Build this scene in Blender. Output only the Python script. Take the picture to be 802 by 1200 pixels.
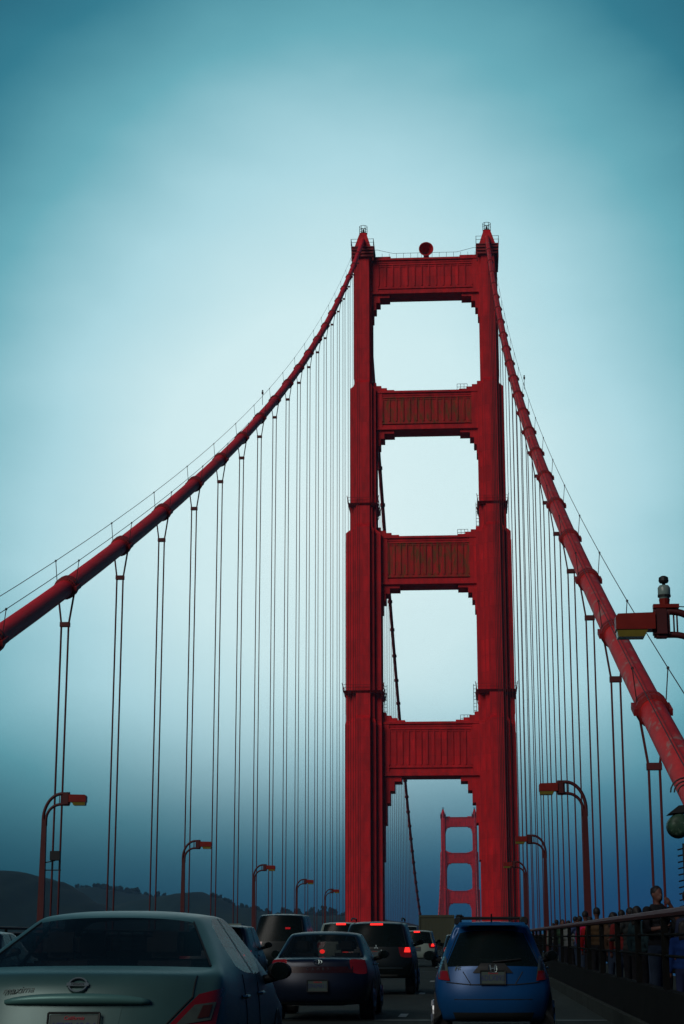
import bpy, bmesh, math, random
from mathutils import Vector, Matrix, Euler
from mathutils.bvhtree import BVHTree
R = math.radians
scene = bpy.context.scene
for o in list(bpy.data.objects): bpy.data.objects.remove(o)
C = scene.collection
rnd = random.Random(7)

# ------------------------------------------------------------------ camera
CAMX, CAMZ, PITCH, YAW = 7.21, 1.30, R(14.596), R(3.74)
FPX = 2223.0
cam_d = bpy.data.cameras.new('camera'); cam = bpy.data.objects.new('camera', cam_d); C.objects.link(cam)
cam.location = (CAMX, 0, CAMZ); cam.rotation_euler = (R(90)+PITCH, 0, YAW)
cam_d.sensor_fit = 'VERTICAL'; cam_d.sensor_height = 36; cam_d.lens = FPX/1200*36
cam_d.clip_start = 0.1; cam_d.clip_end = 20000
scene.camera = cam
scene.render.resolution_x = 684; scene.render.resolution_y = 1024

# ------------------------------------------------------------------ world
SUN_EL, SUN_AZ = R(34), R(216)      # azimuth clockwise from +Y (north); behind and to the left of the camera
w = bpy.data.worlds.new('World'); scene.world = w; w.use_nodes = True
nt = w.node_tree; nt.nodes.clear(); N = nt.nodes.new; L = nt.links.new
def mth(op, a, b=None, c=None, clamp=False):
    n = N('ShaderNodeMath'); n.operation = op; n.use_clamp = clamp
    for i, v in enumerate((a, b, c)):
        if v is None: continue
        if isinstance(v, (int, float)): n.inputs[i].default_value = v
        else: L(v, n.inputs[i])
    return n.outputs[0]
sky = N('ShaderNodeTexSky'); sky.sky_type = 'NISHITA'; sky.sun_disc = False
sky.sun_elevation = SUN_EL; sky.sun_rotation = SUN_AZ; sky.dust_density = 4; sky.air_density = 1.2
bg1 = N('ShaderNodeBackground'); L(sky.outputs[0], bg1.inputs[0]); bg1.inputs[1].default_value = 0.05
tc = N('ShaderNodeTexCoord'); sep = N('ShaderNodeSeparateXYZ'); L(tc.outputs['Generated'], sep.inputs[0])
az = mth('ARCTAN2', sep.outputs[0], sep.outputs[1])            # 0 towards +Y
el = mth('ARCSINE', sep.outputs[2])
noi = N('ShaderNodeTexNoise'); noi.inputs['Scale'].default_value = 2.2; noi.inputs['Detail'].default_value = 5
noi.inputs['Roughness'].default_value = .5; L(tc.outputs['Generated'], noi.inputs['Vector'])
noi2 = N('ShaderNodeTexNoise'); noi2.inputs['Scale'].default_value = 9; noi2.inputs['Detail'].default_value = 7
nmp = N('ShaderNodeMapping'); nmp.inputs['Scale'].default_value = (1,1,2.4); L(tc.outputs['Generated'], nmp.inputs[0]); L(nmp.outputs[0], noi2.inputs['Vector'])
noff = mth('ADD', mth('MULTIPLY', mth('SUBTRACT', noi.outputs['Fac'], .5), .28), mth('MULTIPLY', mth('SUBTRACT', noi2.outputs['Fac'], .5), .13))
# vignette put into the sky colour: an anisotropic bright patch ahead of the bridge
u = mth('DIVIDE', mth('ADD', az, R(4.0)), R(13.9))
dv = mth('SUBTRACT', el, R(14.6))
up = mth('DIVIDE', mth('MAXIMUM', dv, 0), R(15.6))
dn = mth('DIVIDE', mth('MINIMUM', dv, 0), R(11.2))
v2 = mth('ADD', mth('POWER', up, 2), mth('POWER', dn, 2))
rr = mth('ADD', mth('SQRT', mth('ADD', mth('POWER', u, 2), v2)), noff)
ramp = N('ShaderNodeValToRGB'); L(mth('DIVIDE', rr, 2.0), ramp.inputs[0])
def srgb(r, g, b, k=1.0):
    f = lambda c: (c/12.92 if c <= .04045 else ((c+.055)/1.055)**2.4)
    return (f(r/255)*k, f(g/255)*k, f(b/255)*k, 1)
cr = ramp.color_ramp
stops = [(0.0, srgb(228,250,252)), (.20, srgb(214,243,247)), (.33, srgb(178,222,232)), (.46, srgb(108,176,190)),
         (.58, srgb(54,126,146)), (.76, srgb(14,70,98)), (1.0, srgb(3,36,68))]
cr.elements[0].position = 0; cr.elements[0].color = stops[0][1]
cr.elements[1].position = 1; cr.elements[1].color = stops[-1][1]
for p, c in stops[1:-1]:
    e = cr.elements.new(p); e.color = c
# low fog bank: deep blue just above the horizon
hz = N('ShaderNodeMix'); hz.data_type = 'RGBA'
mr = N('ShaderNodeMapRange'); mr.interpolation_type = 'SMOOTHSTEP'; L(el, mr.inputs[0])
mr.inputs[1].default_value = R(2.0); mr.inputs[2].default_value = R(9.5); mr.inputs[3].default_value = .92; mr.inputs[4].default_value = 0
L(mr.outputs[0], hz.inputs['Factor']); L(ramp.outputs[0], hz.inputs['A']); hc = N('ShaderNodeMix'); hc.data_type = 'RGBA'; hc.inputs['A'].default_value = srgb(6,60,78); hc.inputs['B'].default_value = srgb(0,56,106)
mz = N('ShaderNodeMapRange'); L(az, mz.inputs[0]); mz.inputs[1].default_value = R(-14); mz.inputs[2].default_value = R(4); L(mz.outputs[0], hc.inputs['Factor']); L(hc.outputs['Result'], hz.inputs['B'])
bg2 = N('ShaderNodeBackground'); L(hz.outputs['Result'], bg2.inputs[0]); bg2.inputs[1].default_value = 1.0
mix = N('ShaderNodeMixShader'); mix.inputs[0].default_value = .975
L(bg1.outputs[0], mix.inputs[1]); L(bg2.outputs[0], mix.inputs[2])
wo = N('ShaderNodeOutputWorld'); L(mix.outputs[0], wo.inputs[0])

sd = bpy.data.lights.new('sun', 'SUN'); sd.energy = 1.38; sd.angle = R(32); sd.color = (1, .97, .90); sd.specular_factor = .08
so = bpy.data.objects.new('sun', sd); C.objects.link(so)
sdir = Vector((math.sin(SUN_AZ)*math.cos(SUN_EL), math.cos(SUN_AZ)*math.cos(SUN_EL), math.sin(SUN_EL)))
so.rotation_euler = sdir.to_track_quat('Z', 'Y').to_euler(); so.location = sdir*400

scene.view_settings.view_transform = 'Standard'; scene.view_settings.look = 'None'
scene.view_settings.gamma = 1; scene.view_settings.exposure = 0

# ------------------------------------------------------------------ profile of the bridge
TY, T2Y, W = 392.8, 1672.8, 13.7
ZT = .0337*TY
def rz(y):
    if y < -60: return .0337*-60
    if y <= TY: return .0337*y
    t = (y-(TY+640))/640
    return ZT + 10.78*(1-t*t)
def cz(y):
    if y <= TY:
        t = (y-96.78)/100; return 22.69+38.37*t+3.46*t*t
    t = (y-(TY+640))/640
    return 26.3+(166.6-26.3)*t*t
def px2w(px, py, d):
    "point of the photograph at distance d along the road, used for the hill ridges"
    f = Vector((-math.sin(YAW)*math.cos(PITCH), math.cos(YAW)*math.cos(PITCH), math.sin(PITCH)))
    r = Vector((math.cos(YAW), math.sin(YAW), 0)); u = r.cross(f)
    v = f*FPX+r*(px-401)-u*(py-600); v *= d/v.y
    return v.x+CAMX, v.z+CAMZ

# ------------------------------------------------------------------ materials
MATS = {}
def mat(name, col, rough=.5, metal=0., var=.15, scale=3., bump=0., col2=None, streak=False, thr=(.45,.65), emit=None, est=0., coat=0., alpha=1., stretch=None, spec=.22):
    m = bpy.data.materials.new(name); m.use_nodes = True; MATS[name] = m
    t = m.node_tree; b = t.nodes['Principled BSDF']; n = t.nodes.new; l = t.links.new
    co = n('ShaderNodeTexCoord'); mp = n('ShaderNodeMapping'); l(co.outputs['Object'], mp.inputs[0])
    if streak: mp.inputs['Scale'].default_value = (1, 1, .12)
    if stretch: mp.inputs['Scale'].default_value = stretch
    ns = n('ShaderNodeTexNoise'); ns.inputs['Scale'].default_value = scale; ns.inputs['Detail'].default_value = 6; ns.inputs['Roughness'].default_value = .6
    l(mp.outputs[0], ns.inputs['Vector'])
    mrn = n('ShaderNodeMapRange'); l(ns.outputs['Fac'], mrn.inputs[0]); mrn.inputs[1].default_value = .25; mrn.inputs[2].default_value = .75
    mrn.inputs[3].default_value = 1-var; mrn.inputs[4].default_value = 1+var
    sc = n('ShaderNodeVectorMath'); sc.operation = 'SCALE'; sc.inputs[0].default_value = col[:3]; l(mrn.outputs[0], sc.inputs['Scale'])
    out = sc.outputs[0]
    if col2:
        n2 = n('ShaderNodeTexNoise'); n2.inputs['Scale'].default_value = scale*.9; n2.inputs['Detail'].default_value = 8; n2.inputs['Roughness'].default_value = .65
        l(mp.outputs[0], n2.inputs['Vector'])
        m2 = n('ShaderNodeMapRange'); l(n2.outputs['Fac'], m2.inputs[0]); m2.inputs[1].default_value = thr[0]; m2.inputs[2].default_value = thr[1]
        mx = n('ShaderNodeMix'); mx.data_type = 'RGBA'; l(m2.outputs[0], mx.inputs['Factor']); l(out, mx.inputs['A']); mx.inputs['B'].default_value = (*col2[:3], 1)
        out = mx.outputs['Result']
    l(out, b.inputs['Base Color'])
    b.inputs['Roughness'].default_value = rough; b.inputs['Metallic'].default_value = metal
    b.inputs['Coat Weight'].default_value = coat; b.inputs['Coat Roughness'].default_value = .08
    b.inputs['Alpha'].default_value = alpha; b.inputs['Specular IOR Level'].default_value = spec
    if bump:
        bp = n('ShaderNodeBump'); bp.inputs['Strength'].default_value = bump; bp.inputs['Distance'].default_value = .02
        l(ns.outputs['Fac'], bp.inputs['Height']); l(bp.outputs[0], b.inputs['Normal'])
    if emit:
        b.inputs['Emission Color'].default_value = (*emit, 1); b.inputs['Emission Strength'].default_value = est
    return m
ORANGE = (.50, .028, .020)
def tower_mat(name, base, rust=None, thr=(.5,.62)):
    "painted riveted plate steel: plate seams, faded plates, dirt streaks"
    m = bpy.data.materials.new(name); m.use_nodes = True; MATS[name] = m
    t = m.node_tree; b = t.nodes['Principled BSDF']; n = t.nodes.new; l = t.links.new
    co = n('ShaderNodeTexCoord'); sp = n('ShaderNodeSeparateXYZ'); l(co.outputs['Object'], sp.inputs[0])
    cb = n('ShaderNodeCombineXYZ'); ad = n('ShaderNodeMath'); ad.operation = 'ADD'; l(sp.outputs[0], ad.inputs[0]); l(sp.outputs[1], ad.inputs[1])
    l(ad.outputs[0], cb.inputs[0]); l(sp.outputs[2], cb.inputs[1])
    br = n('ShaderNodeTexBrick'); l(cb.outputs[0], br.inputs['Vector']); br.inputs['Scale'].default_value = 1.0
    br.inputs['Brick Width'].default_value = 1.05; br.inputs['Row Height'].default_value = 3.4; br.offset = 0
    br.inputs['Mortar Size'].default_value = .045; br.inputs['Mortar Smooth'].default_value = .3
    br.inputs['Color1'].default_value = (.86,.86,.86,1); br.inputs['Color2'].default_value = (1.08,1.08,1.08,1); br.inputs['Mortar'].default_value = (.76,.76,.76,1)
    mp = n('ShaderNodeMapping'); l(co.outputs['Object'], mp.inputs[0]); mp.inputs['Scale'].default_value = (.5,.5,.16)
    ns = n('ShaderNodeTexNoise'); ns.inputs['Scale'].default_value = 1.6; ns.inputs['Detail'].default_value = 7; l(mp.outputs[0], ns.inputs['Vector'])
    mrn = n('ShaderNodeMapRange'); l(ns.outputs['Fac'], mrn.inputs[0]); mrn.inputs[1].default_value = .3; mrn.inputs[2].default_value = .7; mrn.inputs[3].default_value = .74; mrn.inputs[4].default_value = 1.22
    sc = n('ShaderNodeVectorMath'); sc.operation = 'SCALE'; sc.inputs[0].default_value = base; l(mrn.outputs[0], sc.inputs['Scale'])
    mu = n('ShaderNodeVectorMath'); mu.operation = 'MULTIPLY'; l(sc.outputs[0], mu.inputs[0]); l(br.outputs['Color'], mu.inputs[1])
    out = mu.outputs[0]
    if rust:
        mp2 = n('ShaderNodeMapping'); l(co.outputs['Object'], mp2.inputs[0]); mp2.inputs['Scale'].default_value = (1.6,1.6,.35)
        n2 = n('ShaderNodeTexNoise'); n2.inputs['Scale'].default_value = .9; n2.inputs['Detail'].default_value = 9; n2.inputs['Roughness'].default_value = .7; l(mp2.outputs[0], n2.inputs['Vector'])
        m2 = n('ShaderNodeMapRange'); l(n2.outputs['Fac'], m2.inputs[0]); m2.inputs[1].default_value = thr[0]; m2.inputs[2].default_value = thr[1]
        mx = n('ShaderNodeMix'); mx.data_type = 'RGBA'; l(m2.outputs[0], mx.inputs['Factor']); l(out, mx.inputs['A']); mx.inputs['B'].default_value = (*rust, 1)
        out = mx.outputs['Result']
    l(out, b.inputs['Base Color']); b.inputs['Roughness'].default_value = .62; b.inputs['Specular IOR Level'].default_value = .25
    bp = n('ShaderNodeBump'); bp.inputs['Strength'].default_value = .2; bp.inputs['Distance'].default_value = .03
    l(br.outputs['Fac'], bp.inputs['Height']); bp.invert = True; l(bp.outputs[0], b.inputs['Normal'])
    return m
M_TOWER = tower_mat('tower_steel', (.52,.006,.010))
M_PANEL = tower_mat('tower_panel_paint', (.52,.006,.009))
M_RUST = tower_mat('tower_panel_rusty', (.44,.010,.008), rust=(.16,.045,.006), thr=(.46,.60))
M_TOWER2 = M_TOWER
M_CABLE = mat('cable_paint', (.70,.012,.016), .55, var=.25, scale=.8, bump=.1, col2=(.20,.02,.015), thr=(.55,.75), stretch=(1,.25,.25), spec=.3)
M_CABLE_WORN = mat('cable_paint_worn', (.52,.014,.010), .55, var=.25, scale=1.3, bump=.15, col2=(.36,.17,.14), thr=(.55,.63), stretch=(2.2,.8,.8), spec=.3)
M_BAND = mat('cable_band_paint', (.24,.012,.012), .6, var=.3, scale=2, spec=.3)
M_ROPE = mat('rope_paint', (.09,.012,.012), .6, var=.2, scale=.5, spec=.3)
M_IRON = mat('dark_iron', (.05,.03,.03), .6, var=.2, scale=2)
M_LAMP = mat('lamp_post_paint', (.06,.006,.006), .55, var=.2, scale=2, spec=.3)
M_HEAD = mat('lamp_housing_paint', (.18,.013,.007), .4, var=.2, scale=3)
M_AMBER = mat('amber_glass', (.14,.11,.015), .25, var=.2, scale=4)
M_GLASSW = mat('clear_lantern_glass', (.16,.22,.20), .15, var=.1, scale=4)
M_ASPH = mat('asphalt', (.014,.020,.018), .95, spec=.12, var=.25, scale=.6, bump=.3, col2=(.027,.034,.030), thr=(.45,.7), stretch=(1,.15,1))
M_WALK = mat('sidewalk_concrete', (.022,.027,.024), .95, spec=.05, var=.25, scale=1.5, bump=.2)
M_PAINT = mat('road_paint', (.22,.24,.22), .7, var=.25, scale=6)
M_YEL = mat('lane_marker_plastic', (.55,.42,.05), .6, var=.2, scale=6)
M_RAIL = mat('rail_paint', (.055,.013,.010), .6, var=.3, scale=1.5, spec=.3)
M_DARKP = mat('barrier_paint', (.006,.006,.0055), .95, var=.3, scale=1.5, spec=.03)
M_WATER = mat('bay_water', (.02,.05,.06), .12, var=.1, scale=.02, bump=.3)
M_HILL = mat('hill_scrub', (.009,.020,.014), .95, var=.45, scale=.006, col2=(.025,.038,.02), thr=(.5,.7), spec=.1)
M_LEAF = mat('far_foliage', (.012,.022,.016), .9, var=.4, scale=.05, spec=.1)
M_TYRE = mat('tyre_rubber', (.02,.02,.02), .85, var=.1, scale=10)
M_RIM = mat('wheel_alloy', (.30,.31,.32), .35, .8, var=.1, scale=5)
M_BLACK = mat('black_plastic', (.015,.016,.016), .5, var=.1, scale=8)
M_CHROME = mat('chrome', (.20,.25,.25), .34, 1., var=.05, scale=5)
M_GLASS = mat('tinted_glass', (.005,.009,.009), .22, var=.05, scale=3, spec=.14, alpha=.62)
M_GLASSD = mat('dark_glass', (.004,.008,.008), .26, var=.05, scale=3, spec=.10, alpha=.93)
M_SEAT = mat('seat_fabric', (.03,.03,.032), .9, var=.2, scale=8)
M_TAIL = mat('tail_lens_red', (.17,.008,.010), .15, var=.1, scale=6, coat=.5)
M_TAILC = mat('tail_lens_clear', (.06,.075,.06), .15, var=.2, scale=12, coat=.5)
M_TAILO = mat('tail_lens_amber', (.05,.015,.012), .2, var=.2, scale=12)
M_LIT = mat('lit_brake_lens', (.6,.01,.01), .3, var=.05, scale=6, emit=(1,.025,.02), est=1.6)
M_LITD = mat('dim_tail_lens', (.35,.01,.012), .3, var=.05, scale=6, emit=(1,.02,.03), est=.16)
M_LITW = mat('lit_headlamp', (.8,.8,.8), .2, var=.05, scale=6, emit=(1,.95,.85), est=1.2)
M_PLATE = mat('number_plate', (.04,.06,.055), .5, var=.1, scale=10)
M_BADGE = mat('dull_badge_metal', (.055,.085,.08), .5, var=.1, scale=10)
M_PTXT = mat('plate_text', (.02,.03,.09), .6)
M_PRED = mat('plate_script_red', (.35,.03,.04), .6)
def paint(name, col, coat=.6, rough=.35, metal=.3):
    return mat(name, col, max(rough,.36), metal, var=.14, scale=2.2, coat=0, spec=.45, bump=.02)

# ------------------------------------------------------------------ mesh helpers
def obj(name, bm, m, parent=None, smooth=False, loc=None):
    me = bpy.data.meshes.new(name)
    if isinstance(bm, bmesh.types.BMesh):
        bm.to_mesh(me); bm.free()
    else: me = bm
    if m is not None and not me.materials: me.materials.append(m)
    if smooth:
        for p in me.polygons: p.use_smooth = True
    o = bpy.data.objects.new(name, me); C.objects.link(o)
    if parent: o.parent = parent
    if loc is not None: o.location = loc
    return o
def empty(name, loc=(0,0,0), rot=(0,0,0)):
    o = bpy.data.objects.new(name, None); C.objects.link(o); o.location = loc; o.rotation_euler = rot; return o
def tag(o, label=None, cat=None, group=None, kind=None):
    if label: o['label'] = label
    if cat: o['category'] = cat
    if group: o['group'] = group
    if kind: o['kind'] = kind
    return o
def box(bm, x0, x1, y0, y1, z0, z1, bev=0):
    vs = [bm.verts.new((x, y, z)) for z in (z0, z1) for y in (y0, y1) for x in (x0, x1)]
    fs = [(0,2,3,1),(4,5,7,6),(0,1,5,4),(2,6,7,3),(0,4,6,2),(1,3,7,5)]
    fl = [bm.faces.new([vs[i] for i in f]) for f in fs]
    if bev:
        es = list({e for f in fl for e in f.edges})
        bmesh.ops.bevel(bm, geom=es, offset=bev, segments=2, affect='EDGES')
    return bm
def frustum(bm, a, b, z0, z1):
    "a, b = (x0,x1,y0,y1) at z0 and z1"
    vs = [bm.verts.new((x, y, z)) for (x0,x1,y0,y1), z in ((a,z0),(b,z1)) for y in (y0,y1) for x in (x0,x1)]
    for f in [(0,2,3,1),(4,5,7,6),(0,1,5,4),(2,6,7,3),(0,4,6,2),(1,3,7,5)]: bm.faces.new([vs[i] for i in f])
def tube(bm, pts, r, seg=8, cap=True):
    pts = [Vector(p) for p in pts]; rings = []
    rs = r if isinstance(r, (list, tuple)) else [r]*len(pts)
    up = Vector((0,0,1)); prev = None
    for i, p in enumerate(pts):
        d = (pts[min(i+1,len(pts)-1)]-pts[max(i-1,0)]).normalized()
        if prev is None:
            a = d.cross(up if abs(d.z) < .95 else Vector((0,1,0))).normalized()
        else: a = (prev - d*prev.dot(d)).normalized()
        prev = a; b = d.cross(a)
        rings.append([bm.verts.new(p+(a*math.cos(2*math.pi*k/seg)+b*math.sin(2*math.pi*k/seg))*rs[i]) for k in range(seg)])
    for q in range(len(rings)-1):
        for k in range(seg):
            bm.faces.new((rings[q][k], rings[q][(k+1)%seg], rings[q+1][(k+1)%seg], rings[q+1][k]))
    if cap:
        bm.faces.new(rings[0][::-1]); bm.faces.new(rings[-1])
    return bm
def lathe(bm, prof, axis='Z', o=(0,0,0), seg=20):
    "prof: list of (radius, height)"
    o = Vector(o); rings = []
    for r, h in prof:
        ring = []
        for k in range(seg):
            a = 2*math.pi*k/seg; c, s = r*math.cos(a), r*math.sin(a)
            v = {'Z': (c,s,h), 'Y': (c,h,s), 'X': (h,c,s)}[axis]
            ring.append(bm.verts.new(o+Vector(v)))
        rings.append(ring)
    for q in range(len(rings)-1):
        for k in range(seg):
            bm.faces.new((rings[q][k], rings[q][(k+1)%seg], rings[q+1][(k+1)%seg], rings[q+1][k]))
    bm.faces.new(rings[0][::-1]); bm.faces.new(rings[-1])
    return bm
def ball(bm, c, rx, ry=None, rz_=None, seg=14):
    ry = rx if ry is None else ry; rz_ = rx if rz_ is None else rz_
    g = bmesh.ops.create_uvsphere(bm, u_segments=seg, v_segments=max(6, seg*2//3), radius=1)
    for v in g['verts']: v.co = Vector((v.co.x*rx, v.co.y*ry, v.co.z*rz_))+Vector(c)
    return bm
def prism_y(bm, poly, y0, y1):
    "polygon in the XZ plane swept along Y"
    a = [bm.verts.new((x, y0, z)) for x, z in poly]; b = [bm.verts.new((x, y1, z)) for x, z in poly]
    n = len(poly)
    bm.faces.new(a); bm.faces.new(b[::-1])
    for i in range(n): bm.faces.new((a[i], b[i], b[(i+1)%n], a[(i+1)%n]))
    bmesh.ops.recalc_face_normals(bm, faces=bm.faces[:]); return bm
def BM(): return bmesh.new()
def text_mesh(s, size, depth=.003, shear=0, spacing=1.0):
    cu = bpy.data.curves.new('text', 'FONT'); cu.body = s; cu.size = size; cu.extrude = depth
    cu.align_x = 'CENTER'; cu.align_y = 'CENTER'; cu.shear = shear; cu.space_character = spacing
    o = bpy.data.objects.new('text', cu); C.objects.link(o)
    dg = bpy.context.evaluated_depsgraph_get(); me = bpy.data.meshes.new_from_object(o.evaluated_get(dg))
    bpy.data.objects.remove(o); bpy.data.curves.remove(cu); return me
def baked(bm, mods):
    "apply modifiers given as (type, {settings}) and return a mesh"
    me = bpy.data.meshes.new('tmp'); bm.to_mesh(me); bm.free()
    o = bpy.data.objects.new('tmp', me); C.objects.link(o)
    for t, kw in mods:
        md = o.modifiers.new(t, t)
        for k, v in kw.items(): setattr(md, k, v)
    dg = bpy.context.evaluated_depsgraph_get(); r = bpy.data.meshes.new_from_object(o.evaluated_get(dg))
    bpy.data.objects.remove(o); bpy.data.meshes.remove(me); return r
ORD = ['first','second','third','fourth','fifth','sixth','seventh','eighth','ninth','tenth','eleventh','twelfth','thirteenth','fourteenth','fifteenth','sixteenth','seventeenth','eighteenth','nineteenth','twentieth','twenty-first','twenty-second','twenty-third','twenty-fourth','twenty-fifth']

# ================================================================== SETTING
bm = BM(); box(bm, -9000, 9000, -3000, 14000, -68.5, -66)
tag(obj('water', bm, M_WATER), kind='structure')
ys = [-60, -30, 0, 30, 60, 100, 150, 200, 250, 300, 350, TY] + [TY+64*i for i in range(1, 21)] + [T2Y+100, T2Y+343]
def strip(x0, x1, dz, th, name, m, lo=-60, hi=3000):
    bm = BM(); rows = []
    for y in ys:
        if y < lo or y > hi: continue
        z = rz(min(y, T2Y))+dz
        rows.append([bm.verts.new(p) for p in ((x0,y,z),(x1,y,z),(x1,y,z-th),(x0,y,z-th))])
    for a, b in zip(rows, rows[1:]):
        for k in range(4): bm.faces.new((a[k], a[(k+1)%4], b[(k+1)%4], b[k]))
    bm.faces.new(rows[0]); bm.faces.new(rows[-1][::-1])
    bmesh.ops.recalc_face_normals(bm, faces=bm.faces[:])
    return tag(obj(name, bm, m), kind='structure')
strip(-9.42, 9.42, 0, .5, 'road', M_ASPH)
strip(9.42, 13.1, .22, .72, 'sidewalk', M_WALK)
strip(-13.1, -9.42, .22, .72, 'sidewalk', M_WALK)
# deck edge girders
for s in (-1, 1):
    strip(min(s*13.1, s*14.1), max(s*13.1, s*14.1), .05, 2.6, 'deck_girder', M_RAIL)
# painted lane dashes (lane line beside the camera lane, and the others) as one marking sheet
bm = BM()
def mark(x0, x1, y0, y1, sk=0):
    vs = [bm.verts.new((x, y, rz(y)+.006)) for x, y in ((x0,y0),(x1,y0+sk),(x1,y1+sk),(x0,y1))]
    bm.faces.new(vs)
for x in (6.06, 2.9, -3.4, -6.4):
    y = 6.5
    while y < 380:
        mark(x-.07, x+.07, y, y+1.4); y += 13.3 if x != 6.06 else 13.3
tag(obj('lane_markings', bm, M_PAINT), kind='structure')
bm = BM()
for y in (31.6, 77.3, 123.1, 168.8, 214.5):
    for x0, x1 in ((-9.4,9.4),):
        vs = [bm.verts.new((x, yy, rz(yy)+.011)) for x, yy in ((x0,y),(x1,y),(x1,y+.22),(x0,y+.22))]; bm.faces.new(vs)
tag(obj('expansion_joints', bm, mat('worn_steel_joint', (.06,.07,.065), .5, .4, var=.3, scale=3)), kind='structure')

# hills of the far shore
def hill(name, pts, d, front, back, seed, m=M_HILL, trees=0):
    r = random.Random(seed)
    P = [px2w(x, y, d) for x, y in pts]
    xs = [p[0] for p in P]; zs = [p[1] for p in P]
    n = 90; J = 26; bm = BM(); g = []
    from mathutils import noise
    def H(x):
        for a, b, za, zb in zip(xs, xs[1:], zs, zs[1:]):
            if a <= x <= b:
                t = (x-a)/(b-a); t = t*t*(3-2*t); return za+(zb-za)*t
        return zs[0] if x < xs[0] else zs[-1]
    for i in range(n+1):
        x = xs[0]+(xs[-1]-xs[0])*i/n; row = []
        for j in range(J+1):
            t = j/J*2-1; y = d+(t*front if t < 0 else t*back)
            k = math.cos(t*math.pi/2)**1.3
            wob = noise.fractal(Vector((x*.004, y*.004, seed)), 1., 2., 5)*(1-k)*38 + noise.noise(Vector((x*.03, y*.03, seed)))*3
            row.append(bm.verts.new((x+t*30*math.sin(i*.3), y, -70+(H(x)+70)*k + wob*min(1,k*3))))
        g.append(row)
    for i in range(n):
        for j in range(J): bm.faces.new((g[i][j], g[i+1][j], g[i+1][j+1], g[i][j+1]))
    bmesh.ops.recalc_face_normals(bm, faces=bm.faces[:])
    o = tag(obj(name, bm, m, smooth=True), kind='structure')
    return H, xs
H1, X1 = hill('hill', [(-330,1075),(-150,1035),(-40,1024),(20,1022),(45,1025),(70,1033),(92,1046),(115,1058),(150,1074),(190,1092)], 1900, 700, 500, 3)
H2, X2 = hill('hill', [(30,1060),(80,1044),(112,1040),(135,1044),(165,1048),(190,1053),(215,1062),(260,1085)], 3100, 700, 600, 5)
H3, X3 = hill('hill', [(130,1066),(180,1054),(215,1047),(236,1045),(255,1052),(285,1064),(330,1072),(372,1073),(420,1072),(470,1080),(520,1094)], 2600, 600, 500, 8)
def ridge_trees(H, d, x0, x1, n, hmin, hmax, seed):
    r = random.Random(seed); bm = BM()
    for i in range(n):
        px = r.uniform(x0, x1); x, _ = px2w(px, 1050, d)
        z = H(x)-4; h = r.uniform(hmin, hmax); y = d+r.uniform(-40, 20)
        for k in range(26):
            a = r.uniform(0, 6.3); rr_ = h*.42*math.sqrt(r.random()); zz = z+h*(.25+.75*r.random())
            s = h*.13*r.uniform(.6, 1.3)
            c = Vector((x+rr_*math.cos(a)*(1.1-(zz-z)/h*.6), y+rr_*math.sin(a), zz))
            q = Euler((r.random()*6, r.random()*6, 0)).to_matrix()
            vs = [bm.verts.new(c+q@Vector(v)*s) for v in ((-1,-.8,0),(1,-.7,.2),(.9,.8,0),(-.8,1,-.2))]
            bm.faces.new(vs)
            c2 = c+Vector((0,0,-s)); vs = [bm.verts.new(c2+q@Vector(v)*s) for v in ((-1,0,-.8),(1,.1,-.8),(1,0,.8),(-1,-.1,.9))]; bm.faces.new(vs)
    tag(obj('far_woodland', bm, M_LEAF), 'dark line of trees along the far hill ridge', 'woodland', kind='stuff')
ridge_trees(H2, 3100, 92, 215, 60, 5, 13, 11)
ridge_trees(H3, 2600, 250, 420, 90, 4, 9, 12)
ridge_trees(H3, 2600, 330, 395, 16, 8, 15, 13)

# ================================================================== TOWERS
# half sizes (x outer, y) of the three nested plates of a leg for each storey
SEC = [(-67.3, 58.2, (1.45,7.5), (2.55,6.0), (3.75,4.9)),
       (58.2, 99.0, (1.45,6.3), (2.3,5.3), (3.68,4.3)),
       (99.0, 131.3, (1.45,5.1), (1.95,4.6), (2.72,3.8)),
       (131.3, 163.2, (1.45,4.0), (1.66,3.6), (1.92,3.1))]
STRUT = [(152.4,160.7),(121.2,129.9),(87.1,97.5),(46.9,58.0)]      # bottom, top
INNER = [13.7-1.92, 13.7-2.72, 13.7-3.68, 13.7-3.75]               # inner leg faces, top storey first
def leg_bm(s):
    bm = BM(); cx = s*W
    for n, (z0, z1, *pl) in enumerate(SEC):
        for q, (hx, hy) in enumerate(pl):
            hx -= q*0.0; e = .006*q
            top = z1 - (0.5*q if n < 3 else .3*q)
            nz = SEC[n+1][2+q] if n < 3 else (hx, hy)
            ch = .9 if n < 3 else 0
            a = (cx-hx, cx+hx, -hy, hy)
            frustum(bm, a, a, z0-(1.6 if n else 0)+e, top)
            if n < 3: frustum(bm, a, (cx-nz[0], cx+nz[0], -nz[1], nz[1]), top, top+ch)
        # narrow fluting strips on the faces
        hxA, hyA = pl[0]
        for fx in ():
            frustum(bm, (cx+fx-.09, cx+fx+.09, -hyA-.04, hyA+.04), (cx+fx-.09, cx+fx+.09, -hyA-.04, hyA+.04), z0+1.5, z1-2.2)
        hxC, hyC = pl[2]
        for fy in (-2.6,-1.3,0,1.3,2.6):
            if abs(fy) < hyC-.4: frustum(bm, (cx-hxC-.12, cx+hxC+.12, fy-.16, fy+.16), (cx-hxC-.12, cx+hxC+.12, fy-.16, fy+.16), z0+1.5, z1-2.5)
    bmesh.ops.recalc_face_normals(bm, faces=bm.faces[:]); return bm
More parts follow.
